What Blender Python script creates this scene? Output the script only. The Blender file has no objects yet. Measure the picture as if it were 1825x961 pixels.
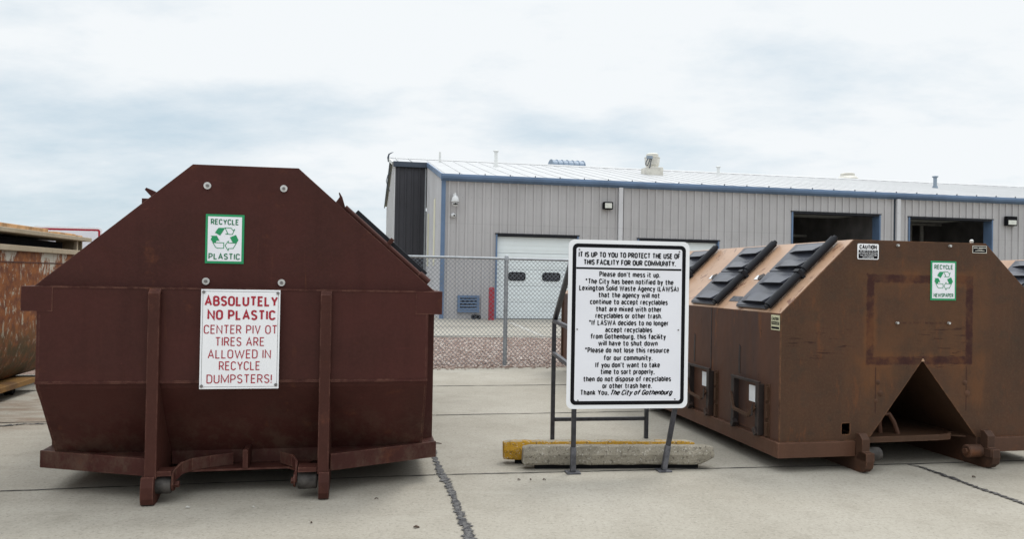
import bpy, bmesh, math, random
from mathutils import Vector, Matrix
from mathutils.geometry import tessellate_polygon
random.seed(7)
S = bpy.context.scene
C = S.collection
R_ = math.radians

# ------------------------------------------------------------------ camera
cam = bpy.data.cameras.new('camera')
co = bpy.data.objects.new('camera', cam); C.objects.link(co)
cam.sensor_width = 36; cam.sensor_fit = 'HORIZONTAL'; cam.lens = 36*1355.96/1825
cam.clip_start = .05; cam.clip_end = 3000
PITCH, ROLL, CAMH = .0102, .0177, 1.5
fw = Vector((0, math.cos(PITCH), math.sin(PITCH))); up0 = Vector((0, -math.sin(PITCH), math.cos(PITCH))); rt0 = Vector((1, 0, 0))
rt = rt0*math.cos(ROLL)+up0*math.sin(ROLL); up = up0*math.cos(ROLL)-rt0*math.sin(ROLL)
M4 = Matrix(((rt.x, up.x, -fw.x, 0), (rt.y, up.y, -fw.y, 0), (rt.z, up.z, -fw.z, CAMH), (0, 0, 0, 1)))
co.matrix_world = M4
S.camera = co
S.render.resolution_x = 1024; S.render.resolution_y = 540

# ------------------------------------------------------------------ world, sun, exposure
ZENITH = 1.15
SUN_EL, SUN_AZ = 62, 40          # azimuth measured clockwise from +Y (behind the building, to the right)
w = bpy.data.worlds.new('World'); S.world = w; w.use_nodes = True
nt = w.node_tree; nt.nodes.clear()
def N(t, **k):
    n = nt.nodes.new(t)
    for a, b in k.items(): setattr(n, a, b)
    return n
out = N('ShaderNodeOutputWorld'); bg = N('ShaderNodeBackground'); bg.inputs[1].default_value = .1
nt.links.new(bg.outputs[0], out.inputs[0])
sky = N('ShaderNodeTexSky'); sky.sky_type = 'NISHITA'; sky.sun_disc = False
sky.sun_elevation = R_(SUN_EL); sky.sun_rotation = R_(SUN_AZ)
tc = N('ShaderNodeTexCoord'); sp = N('ShaderNodeSeparateXYZ'); nt.links.new(tc.outputs['Generated'], sp.inputs[0])
def mth(op, a, b=None, c=None, clamp=False):
    n = N('ShaderNodeMath', operation=op, use_clamp=clamp)
    for i, v in enumerate((a, b, c)):
        if v is None: continue
        if isinstance(v, (int, float)): n.inputs[i].default_value = v
        else: nt.links.new(v, n.inputs[i])
    return n.outputs[0]
zz = mth('ADD', mth('MAXIMUM', sp.outputs[2], 0), .24)
cx = mth('DIVIDE', sp.outputs[0], zz); cy = mth('DIVIDE', sp.outputs[1], zz)
cmb = N('ShaderNodeCombineXYZ'); nt.links.new(cx, cmb.inputs[0]); nt.links.new(cy, cmb.inputs[1])
n1 = N('ShaderNodeTexNoise'); n1.inputs['Scale'].default_value = 1.25; n1.inputs['Detail'].default_value = 7; n1.inputs['Roughness'].default_value = .58
mp = N('ShaderNodeMapping'); mp.inputs['Location'].default_value = (2.3, .7, 0); mp.inputs['Scale'].default_value = (.75, 1, 1)
nt.links.new(cmb.outputs[0], mp.inputs[0]); nt.links.new(mp.outputs[0], n1.inputs['Vector'])
n2 = N('ShaderNodeTexNoise'); n2.inputs['Scale'].default_value = 4.2; n2.inputs['Detail'].default_value = 8; n2.inputs['Roughness'].default_value = .6
nt.links.new(mp.outputs[0], n2.inputs['Vector'])
# thin places of the overcast: three soft openings in the cloud deck, broken up by the noise
def blob(x, z, sx, sz):
    # direction (x, 1, z)/len  -> compare x/y and z/y
    yx = mth('DIVIDE', sp.outputs[0], mth('MAXIMUM', sp.outputs[1], .05)); yz = mth('DIVIDE', sp.outputs[2], mth('MAXIMUM', sp.outputs[1], .05))
    a = mth('DIVIDE', mth('SUBTRACT', yx, x), sx); b = mth('DIVIDE', mth('SUBTRACT', yz, z), sz)
    d = mth('ADD', mth('MULTIPLY', a, a), mth('MULTIPLY', b, b))
    return mth('POWER', 2.718, mth('MULTIPLY', d, -1))
bl = mth('ADD', mth('ADD', blob(-.52, .20, .28, .055), blob(-.27, .22, .16, .04)), mth('ADD', blob(.08, .19, .16, .03), blob(-.60, .07, .5, .06)))
nz = mth('SUBTRACT', n1.outputs[0], .5)
nz2 = mth('SUBTRACT', n2.outputs[0], .5)
thin = mth('ADD', mth('MULTIPLY', nz, 1.5), mth('ADD', mth('MULTIPLY', bl, .47), mth('MULTIPLY', nz2, .7)))
thin = mth('MULTIPLY', thin, 1.0, clamp=True)
thin = mth('SMOOTH_MAX', thin, .02, .1)
ccol = N('ShaderNodeMix', data_type='RGBA')
nt.links.new(mth('MULTIPLY', thin, 1.6, clamp=True), ccol.inputs['Factor'])
ccol.inputs['A'].default_value = (9.3, 9.6, 9.8, 1)     # bright cloud
ccol.inputs['B'].default_value = (6.2, 7.45, 8.3, 1)     # grey-blue underside
zen = mth('ADD', 1.0, mth('MULTIPLY', mth('DIVIDE', mth('SUBTRACT', sp.outputs[2], .34), .5, clamp=True), ZENITH))   # overcast skies are brighter overhead
zmul = N('ShaderNodeVectorMath', operation='SCALE'); nt.links.new(ccol.outputs['Result'], zmul.inputs[0]); nt.links.new(zen, zmul.inputs['Scale'])
mx = N('ShaderNodeMix', data_type='RGBA')
nt.links.new(mth('MULTIPLY', thin, .25, clamp=True), mx.inputs['Factor'])
nt.links.new(zmul.outputs[0], mx.inputs['A']); nt.links.new(sky.outputs[0], mx.inputs['B'])
nt.links.new(mx.outputs['Result'], bg.inputs[0])

sl = bpy.data.lights.new('sun', 'SUN'); sl.energy = 1.25; sl.angle = R_(18); sl.color = (1, .97, .92)
so = bpy.data.objects.new('sun', sl); C.objects.link(so)
sd = Vector((math.sin(R_(SUN_AZ))*math.cos(R_(SUN_EL)), math.cos(R_(SUN_AZ))*math.cos(R_(SUN_EL)), math.sin(R_(SUN_EL))))
so.rotation_euler = sd.to_track_quat('Z', 'Y').to_euler()
S.view_settings.view_transform = 'Standard'; S.view_settings.look = 'None'
S.view_settings.gamma = 1; S.view_settings.use_curve_mapping = False
S.view_settings.exposure = 0.0
S.render.engine = 'CYCLES'

# ------------------------------------------------------------------ material helpers
class Mat:
    """small wrapper for building node materials"""
    def __init__(s, name, rough=.6, metal=0.0, spec=.4):
        s.m = bpy.data.materials.new(name); s.m.use_nodes = True; s.t = s.m.node_tree
        s.b = s.t.nodes['Principled BSDF']; s.b.inputs['Roughness'].default_value = rough
        s.b.inputs['Metallic'].default_value = metal; s.b.inputs['Specular IOR Level'].default_value = spec
        s.tc = s.t.nodes.new('ShaderNodeTexCoord'); s.xyz = None
    def n(s, t, **k):
        x = s.t.nodes.new(t)
        for a, b in k.items(): setattr(x, a, b)
        return x
    def l(s, a, b): s.t.links.new(a, b)
    def val(s, inp, v):
        if isinstance(v, (int, float)): inp.default_value = v
        elif isinstance(v, tuple): inp.default_value = v if len(v) == 4 else (*v, 1)
        else: s.l(v, inp)
    def math(s, op, a, b=None, c=None, clamp=False):
        x = s.n('ShaderNodeMath', operation=op, use_clamp=clamp)
        for i, v in enumerate((a, b, c)):
            if v is not None: s.val(x.inputs[i], v)
        return x.outputs[0]
    def co(s):
        if s.xyz is None:
            q = s.n('ShaderNodeSeparateXYZ'); s.l(s.tc.outputs['Object'], q.inputs[0]); s.xyz = q.outputs
        return s.xyz
    def noise(s, scale, detail=5, rough=.6, stretch=(1, 1, 1), off=(0, 0, 0), dist=0):
        mp = s.n('ShaderNodeMapping'); mp.inputs['Scale'].default_value = stretch; mp.inputs['Location'].default_value = off
        s.l(s.tc.outputs['Object'], mp.inputs[0])
        x = s.n('ShaderNodeTexNoise'); x.inputs['Scale'].default_value = scale; x.inputs['Detail'].default_value = detail
        x.inputs['Roughness'].default_value = rough; x.inputs['Distortion'].default_value = dist
        s.l(mp.outputs[0], x.inputs['Vector']); return x.outputs[0]
    def step(s, v, lo, hi):
        x = s.n('ShaderNodeMapRange'); x.interpolation_type = 'SMOOTHSTEP'
        s.val(x.inputs[0], v); x.inputs[1].default_value = lo; x.inputs[2].default_value = hi
        return x.outputs[0]
    def mix(s, f, a, b):
        x = s.n('ShaderNodeMix', data_type='RGBA'); s.val(x.inputs['Factor'], f); s.val(x.inputs['A'], a); s.val(x.inputs['B'], b)
        return x.outputs['Result']
    def edge(s, r):
        b = s.n('ShaderNodeBevel'); b.samples = 4; b.inputs['Radius'].default_value = r
        g = s.n('ShaderNodeNewGeometry'); d = s.n('ShaderNodeVectorMath', operation='DOT_PRODUCT')
        s.l(b.outputs[0], d.inputs[0]); s.l(g.outputs['True Normal'], d.inputs[1])
        return s.step(d.outputs['Value'], .985, .90)
    def color(s, c): s.val(s.b.inputs['Base Color'], c)
    def rough(s, r): s.val(s.b.inputs['Roughness'], r)
    def bump(s, h, strength=.2, dist=.01):
        x = s.n('ShaderNodeBump'); x.inputs['Strength'].default_value = strength; x.inputs['Distance'].default_value = dist
        s.l(h, x.inputs['Height']); s.l(x.outputs[0], s.b.inputs['Normal'])

def plain(name, col, rough=.6, metal=0., var=.12, scale=4, spec=.4, bump=0):
    k = Mat(name, rough, metal, spec)
    n = k.step(k.noise(scale, 6), .3, .7)
    k.color(k.mix(n, tuple(c*(1-var) for c in col), tuple(min(1, c*(1+var)) for c in col)))
    if bump: k.bump(k.noise(scale*12, 4), bump, .004)
    return k.m

def paint_metal(name, col, col2, rust, rustamt=.0, streak=.35, rough=.5, speck=.5, spec=.3, dirt=0):
    k = Mat(name, rough, 0, spec)
    a = k.step(k.noise(1.3, 6, .62), .35, .68)
    c = k.mix(a, col, col2)
    st = k.step(k.noise(5, 4, .6, (1.6, 1.6, .16), (3, 1, 0)), .45, .72)
    c = k.mix(k.math('MULTIPLY', st, streak), c, tuple(x*.62 for x in col))
    fine = k.noise(55, 3, .7)
    c = k.mix(k.math('MULTIPLY', k.step(fine, .35, .7), .16), c, tuple(min(1, x*2.0) for x in col2))
    sp = k.step(k.noise(17, 6, .75, off=(5, 2, 1)), .655, .70)
    c = k.mix(k.math('MULTIPLY', sp, speck), c, tuple(x*.45 for x in rust))
    if rustamt:
        rr = k.step(k.noise(2.3, 8, .7, off=(9, 4, 2)), .62-rustamt, .80-rustamt)
        c = k.mix(k.math('MULTIPLY', rr, .8), c, rust)
    if dirt:      # splashed dust and mud low down, and rust runs below seams
        zc = k.co()[2]
        dm = k.math('MULTIPLY', k.step(zc, .75, .15), k.step(k.noise(7, 7, .75, (1, 1, .7), (2, 8, 1)), .42, .66))
        c = k.mix(k.math('MULTIPLY', dm, dirt), c, (.13, .095, .068))
        run = k.math('MULTIPLY', k.step(k.noise(9, 5, .65, (1.6, 1.6, .09), (1, 5, 3)), .60, .70), k.step(k.noise(1.7, 4, .6, off=(8, 8, 2)), .45, .6))
        c = k.mix(k.math('MULTIPLY', run, .55), c, (.105, .040, .020))
    # scrapes down to primer, and edges rubbed to bare rusty steel
    scr = k.step(k.noise(5.5, 6, .74, (.5, .5, 3.2), (7, 7, 7), .4), .66, .70)
    c = k.mix(k.math('MULTIPLY', scr, .5), c, tuple(min(1, x*1.9) for x in col))
    c = k.mix(k.math('MULTIPLY', k.edge(.012), k.math('MULTIPLY', k.step(k.noise(11, 6, .75), .40, .62), .8)), c, tuple(x*1.1+.04 for x in rust))
    k.color(c)
    k.rough(k.math('ADD', k.math('MULTIPLY', k.noise(9, 5), .25), rough-.12))
    k.bump(k.math('ADD', k.noise(2.6, 3), k.math('MULTIPLY', fine, .05)), .5, .02)
    return k.m

MAROON = paint_metal('maroon_paint', (.059, .0188, .0158), (.045, .0163, .0133), (.13, .045, .022), .03, .4, .5, .7, .13, .36)
MAROON_WORN = paint_metal('maroon_paint_worn', (.062, .0225, .0170), (.048, .0185, .0145), (.14, .05, .03), .06, .4, .55, .8, .13)
BROWN = paint_metal('brown_paint', (.068, .036, .022), (.052, .030, .019), (.11, .045, .02), .02, .5, .5, .7, .15)
TANROOF = None
BLACKPLASTIC = plain('black_plastic', (.044, .048, .064), .36, 0, .25, 6, .5, .1)
HINGE = plain('black_hinge_plastic', (.010, .011, .015), .5, 0, .2, 6, .22)
STEEL = plain('worn_roller_steel', (.060, .054, .050), .6, .2, .5, 14, .2)
BOLT = plain('zinc_washer', (.55, .55, .54), .4, .6, .15, 30)
BOLTC = plain('bolt_head', (.18, .17, .17), .5, .5, .15, 30)
DARK = plain('dark_rubber_and_gap_fill', (.010, .010, .011), .8, 0, .2, 9, .1)
BLACKSTEEL = plain('black_painted_steel', (.026, .026, .032), .4, .1, .5, 22, .5)
WORNSTEEL = plain('worn_grey_steel', (.09, .09, .10), .5, .3, .4, 22)
SIGNWHITE = plain('sign_white', (.79, .80, .86), .35, 0, .03, 2)
SIGNALU = plain('sign_edge_white', (.82, .83, .86), .35, 0, .03, 2)
BLACKINK = plain('black_ink', (.008, .008, .010), .45, 0, .05, 9, .08)
REDINK = plain('red_ink', (.36, .012, .03), .45, 0, .05, 9)
GREENINK = plain('green_ink', (.012, .27, .105), .45, 0, .06, 9)
DGREENINK = plain('dark_green_ink', (.010, .17, .075), .45, 0, .06, 9)
LABELYEL = plain('aged_label', (.55, .54, .36), .5, 0, .15, 30)
PAPER = plain('white_paper_label', (.76, .79, .82), .5, 0, .06, 12)
BLUETRIM = plain('blue_trim_metal', (.105, .165, .27), .45, 0, .14, 1.1)
HEADTRIM = plain('dark_header_trim', (.020, .021, .026), .55, 0, .12, 1.1, .15)
DKTRIM = plain('dark_trim_metal', (.045, .06, .085), .45, 0, .12, 1.1)
WALLGREY = None
WHITEROOF = plain('white_roof_metal', (.45, .455, .46), .48, 0, .05, .5)
ROOFPIPE = plain('white_pipe', (.68, .69, .68), .5, 0, .1, 5)
CREAMVENT = plain('cream_vent_metal', (.60, .58, .52), .5, 0, .12, 4)
GREYPIPE = plain('grey_pipe', (.22, .27, .33), .5, 0, .12, 4)
RIDGEBLUE = plain('grey_blue_vent', (.17, .23, .31), .45, 0, .12, 2)
CHARCOAL = plain('charcoal_cladding', (.034, .034, .042), .5, 0, .12, .8)
DOORWHITE = plain('white_door_panel', (.72, .775, .79), .45, 0, .03, 1)
GLASSDK = plain('dark_window_glass', (.015, .017, .022), .12, 0, .2, 3, .6)
GALV = plain('galvanised_steel', (.33, .35, .37), .45, .35, .15, 14)
GALVW = plain('galvanised_wire', (.15, .17, .20), .5, .2, .12, 10)
REDPAINT = plain('red_bollard_paint', (.27, .009, .024), .45, 0, .15, 7)
INTDARK = plain('dark_interior', (.20, .195, .20), .8, 0, .3, 1)
INTPIPE = plain('interior_pipe', (.28, .28, .27), .7, 0, .2, 4)
LAMPGLASS = plain('lamp_lens', (.62, .63, .58), .3, 0, .1, 10)
CAMWHITE = plain('camera_white', (.62, .63, .64), .35, 0, .04, 8)
WOOD = plain('weathered_wood', (.42, .24, .11), .75, 0, .35, 9)
CREAMPANEL = plain('cream_light_panel', (.66, .64, .50), .5, 0, .06, 2)

def wall_mat(name, col):
    k = Mat(name, .5, 0, .35)
    a = k.step(k.noise(.7, 5), .3, .7)
    c = k.mix(a, tuple(x*.93 for x in col), tuple(x*1.06 for x in col))
    st = k.step(k.noise(2.2, 5, .6, (1.5, 1.5, .1)), .5, .75)
    c = k.mix(k.math('MULTIPLY', st, .18), c, tuple(x*.72 for x in col))
    fl = k.math('FLOOR', k.math('DIVIDE', k.math('ADD', k.co()[0], k.co()[1]), .915))
    wn = k.n('ShaderNodeTexWhiteNoise', noise_dimensions='1D'); k.l(fl, wn.inputs['W'])
    c = k.mix(k.math('MULTIPLY', wn.outputs['Value'], .16), c, tuple(x*.72 for x in col))
    lap = k.step(k.math('ABSOLUTE', k.math('SUBTRACT', k.co()[2], 3.35)), .012, .004)
    c = k.mix(k.math('MULTIPLY', lap, .25), c, tuple(x*.5 for x in col))
    # screw rows
    sx_ = k.math('ABSOLUTE', k.math('SUBTRACT', k.math('FRACT', k.math('DIVIDE', k.co()[0], .305)), .35)); sz_ = k.math('ABSOLUTE', k.math('SUBTRACT', k.math('FRACT', k.math('DIVIDE', k.co()[2], 1.22)), .5))
    dot = k.math('MULTIPLY', k.math('LESS_THAN', sx_, .045), k.math('LESS_THAN', sz_, .011))
    c = k.mix(k.math('MULTIPLY', dot, .5), c, tuple(x*.4 for x in col))
    k.color(c); k.bump(k.noise(1.6, 3), .25, .02); return k.m
WALLGREY = wall_mat('grey_wall_panels', (.43, .42, .425))
WALLLIGHT = wall_mat('light_grey_wall_panels', (.56, .56, .58))

# sun-bleached slopes of the right dumpster
k = Mat('bleached_tan_paint', .36, 0, .55)
a = k.step(k.noise(1.6, 6), .3, .7); c = k.mix(a, (.36, .215, .130), (.46, .30, .20))
s1 = k.step(k.noise(4.2, 6, .72, (1.2, 1.6, 1.2), (1, 7, 2), 1.2), .585, .63)
c = k.mix(k.math('MULTIPLY', s1, .75), c, (.11, .035, .022))
s2 = k.step(k.noise(3, 5, .6, off=(4, 4, 4)), .55, .75)
c = k.mix(k.math('MULTIPLY', s2, .35), c, (.17, .095, .06))
k.color(c); k.bump(k.noise(30, 4), .15, .004); TANROOF = k.m

# tan dumpster: cream paint eaten by rust, worse towards the floor
k = Mat('rusted_cream_paint', .7, 0, .25)
z = k.co()[2]
big = k.noise(1.05, 7, .62, (1, 1, .55), (2, 1.4, .3), .4)
fin = k.noise(7, 7, .74, (1.4, 1.4, .75), (0, 3, 0), .6)
hh = k.math('MULTIPLY', k.math('SUBTRACT', 1.75, z), .34)
v = k.math('ADD', k.math('ADD', k.math('MULTIPLY', big, .75), k.math('MULTIPLY', fin, .35)), k.math('MULTIPLY', hh, .55))
m1 = k.step(v, .55, .59)
rustc = k.mix(k.step(k.noise(9, 6, .7), .35, .65), (.25, .085, .022), (.115, .036, .016))
rustc = k.mix(k.step(k.noise(10, 6, .74, (1.5, 1.5, .7), (7, 0, 0), .5), .565, .61), rustc, (.36, .32, .25))
low = k.step(z, .95, .55)
rustc = k.mix(k.math('MULTIPLY', low, k.step(k.noise(6, 6, .7), .3, .6)), rustc, (.065, .042, .016))
pt = k.mix(k.step(k.noise(24, 4, .7), .60, .68), (.42, .39, .33), (.22, .14, .08))
k.color(k.mix(m1, pt, rustc)); k.bump(k.math('ADD', v, k.math('MULTIPLY', fin, .5)), .5, .012); CREAMRUST = k.m
CREAMLID = paint_metal('cream_lid_paint', (.37, .31, .225), (.30, .245, .17), (.17, .075, .03), .05, .45, .6, .7, .2)
YELRUST = paint_metal('rusty_yellow_rail', (.27, .145, .035), (.17, .085, .025), (.08, .04, .018), .16, .4, .7, .9)

# ------------------------------------------------------------------ geometry helpers
class MB:
    def __init__(s): s.v = []; s.f = []; s.T = None
    def add(s, vs, fs):
        o = len(s.v)
        s.v += [tuple(s.T(*p)) if s.T else tuple(p) for p in vs]; s.f += [tuple(i+o for i in f) for f in fs]
        return s
    def box(s, x0, x1, y0, y1, z0, z1):
        return s.add([(x0, y0, z0), (x1, y0, z0), (x1, y1, z0), (x0, y1, z0), (x0, y0, z1), (x1, y0, z1), (x1, y1, z1), (x0, y1, z1)],
                     [(0, 3, 2, 1), (4, 5, 6, 7), (0, 1, 5, 4), (1, 2, 6, 5), (2, 3, 7, 6), (3, 0, 4, 7)])
    def prism(s, loops, a, b, axis='y'):
        """loops: list of 2D loops (outer, holes); extruded from a to b along axis. 2D is (x,z) for y, (y,z) for x, (x,y) for z"""
        if isinstance(loops[0][0], (int, float)): loops = [loops]
        def P(p, t): return (p[0], t, p[1]) if axis == 'y' else ((t, p[0], p[1]) if axis == 'x' else (p[0], p[1], t))
        flat = [p for l in loops for p in l]; n = len(flat)
        tris = tessellate_polygon([[Vector((p[0], p[1], 0)) for p in l] for l in loops])
        vs = [P(p, a) for p in flat]+[P(p, b) for p in flat]; fs = []
        for t in tris: fs.append(tuple(t)); fs.append(tuple(i+n for i in reversed(t)))
        o = 0
        for l in loops:
            m = len(l)
            for i in range(m): fs.append((o+i, o+(i+1) % m, n+o+(i+1) % m, n+o+i))
            o += m
        return s.add(vs, fs)
    def bar(s, p, q, w, h=None, upv=(0, 0, 1)):
        """rectangular bar from p to q, w wide sideways, h high"""
        h = h or w; p = Vector(p); q = Vector(q); d = (q-p).normalized(); u = Vector(upv)
        if abs(d.dot(u)) > .98: u = Vector((0, 1, 0))
        x = d.cross(u).normalized(); z = x.cross(d)
        vs = []
        for c in (p, q):
            for a, b in ((-1, -1), (1, -1), (1, 1), (-1, 1)): vs.append(c+x*(a*w/2)+z*(b*h/2))
        return s.add(vs, [(0, 1, 2, 3), (7, 6, 5, 4), (0, 4, 5, 1), (1, 5, 6, 2), (2, 6, 7, 3), (3, 7, 4, 0)])
    def tube(s, pts, r, n=10, cap=True):
        pts = [Vector(p) for p in pts]; rings = []
        x = None
        rr = r if isinstance(r, (list, tuple)) else [r]*len(pts)
        vs = []; fs = []
        for i, p in enumerate(pts):
            d = (pts[min(i+1, len(pts)-1)]-pts[max(i-1, 0)]).normalized()
            if x is None:
                u = Vector((0, 0, 1)) if abs(d.z) < .9 else Vector((1, 0, 0)); x = d.cross(u).normalized()
            else: x = (x-d*x.dot(d)).normalized()
            y = d.cross(x)
            for k in range(n):
                a = 2*math.pi*k/n; vs.append(p+(x*math.cos(a)+y*math.sin(a))*rr[i])
        for i in range(len(pts)-1):
            for k in range(n): fs.append((i*n+k, i*n+(k+1) % n, (i+1)*n+(k+1) % n, (i+1)*n+k))
        if cap: fs += [tuple(reversed(range(n))), tuple((len(pts)-1)*n+k for k in range(n))]
        return s.add(vs, fs)
    def lathe(s, prof, c=(0, 0, 0), n=20, axis='z'):
        vs = []; fs = []
        for r, h in prof:
            for k in range(n):
                a = 2*math.pi*k/n; x, y = r*math.cos(a), r*math.sin(a)
                p = (x, y, h) if axis == 'z' else ((x, h, y) if axis == 'y' else (h, x, y))
                vs.append((p[0]+c[0], p[1]+c[1], p[2]+c[2]))
        for i in range(len(prof)-1):
            for k in range(n): fs.append((i*n+k, i*n+(k+1) % n, (i+1)*n+(k+1) % n, (i+1)*n+k))
        fs += [tuple(reversed(range(n))), tuple((len(prof)-1)*n+k for k in range(n))]
        return s.add(vs, fs)
    def strip(s, pts, h, th=.012, lean=0):
        """vertical plate following a plan polyline of (x, y, zbottom)"""
        n = len(pts)
        for i in range(n-1):
            a, b = Vector(pts[i]), Vector(pts[i+1]); d = (b-a); d.z = 0; d.normalize(); o = Vector((-d.y, d.x, 0))*th/2; u = Vector((0, 0, h))
            s.add([a-o, b-o, b+o, a+o, a-o+u, b-o+u, b+o+u, a+o+u], [(0, 3, 2, 1), (4, 5, 6, 7), (0, 1, 5, 4), (1, 2, 6, 5), (2, 3, 7, 6), (3, 0, 4, 7)])
        return s
    def build(s, name, mat, parent=None, bevel=0, smooth=None, label=None):
        me = bpy.data.meshes.new(name); me.from_pydata([tuple(v) for v in s.v], [], s.f); me.update()
        bm = bmesh.new(); bm.from_mesh(me); bmesh.ops.recalc_face_normals(bm, faces=bm.faces); bm.to_mesh(me); bm.free()
        me.materials.append(mat)
        o = bpy.data.objects.new(name, me); C.objects.link(o)
        if parent: o.parent = parent
        if smooth is not None: me.shade_smooth(); me.set_sharp_from_angle(angle=R_(smooth))
        if bevel:
            b = o.modifiers.new('bevel', 'BEVEL'); b.width = bevel; b.segments = 2; b.limit_method = 'ANGLE'; b.angle_limit = R_(40)
        if label: o['label'] = label
        return o

def empty(name, loc, yaw, label, cat, group=None):
    o = bpy.data.objects.new(name, None); C.objects.link(o); o.location = loc; o.rotation_euler = (0, 0, yaw); o.empty_display_size = .2
    return tag(o, label, cat, group)
def tag(o, label=None, cat=None, group=None, kind=None):
    if label: o['label'] = label
    if cat: o['category'] = cat
    if group: o['group'] = group
    if kind: o['kind'] = kind
    return o
def copy_tree(o, parent=None):
    c = o.copy(); C.objects.link(c)
    if parent: c.parent = parent
    for ch in list(o.children): copy_tree(ch, c)
    return c
def rrect(x0, x1, z0, z1, r, n=6):
    p = []
    for cx_, cz_, a0 in ((x1-r, z0+r, -90), (x1-r, z1-r, 0), (x0+r, z1-r, 90), (x0+r, z0+r, 180)):
        for i in range(n+1):
            a = R_(a0+90*i/n); p.append((cx_+r*math.cos(a), cz_+r*math.sin(a)))
    return p

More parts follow.
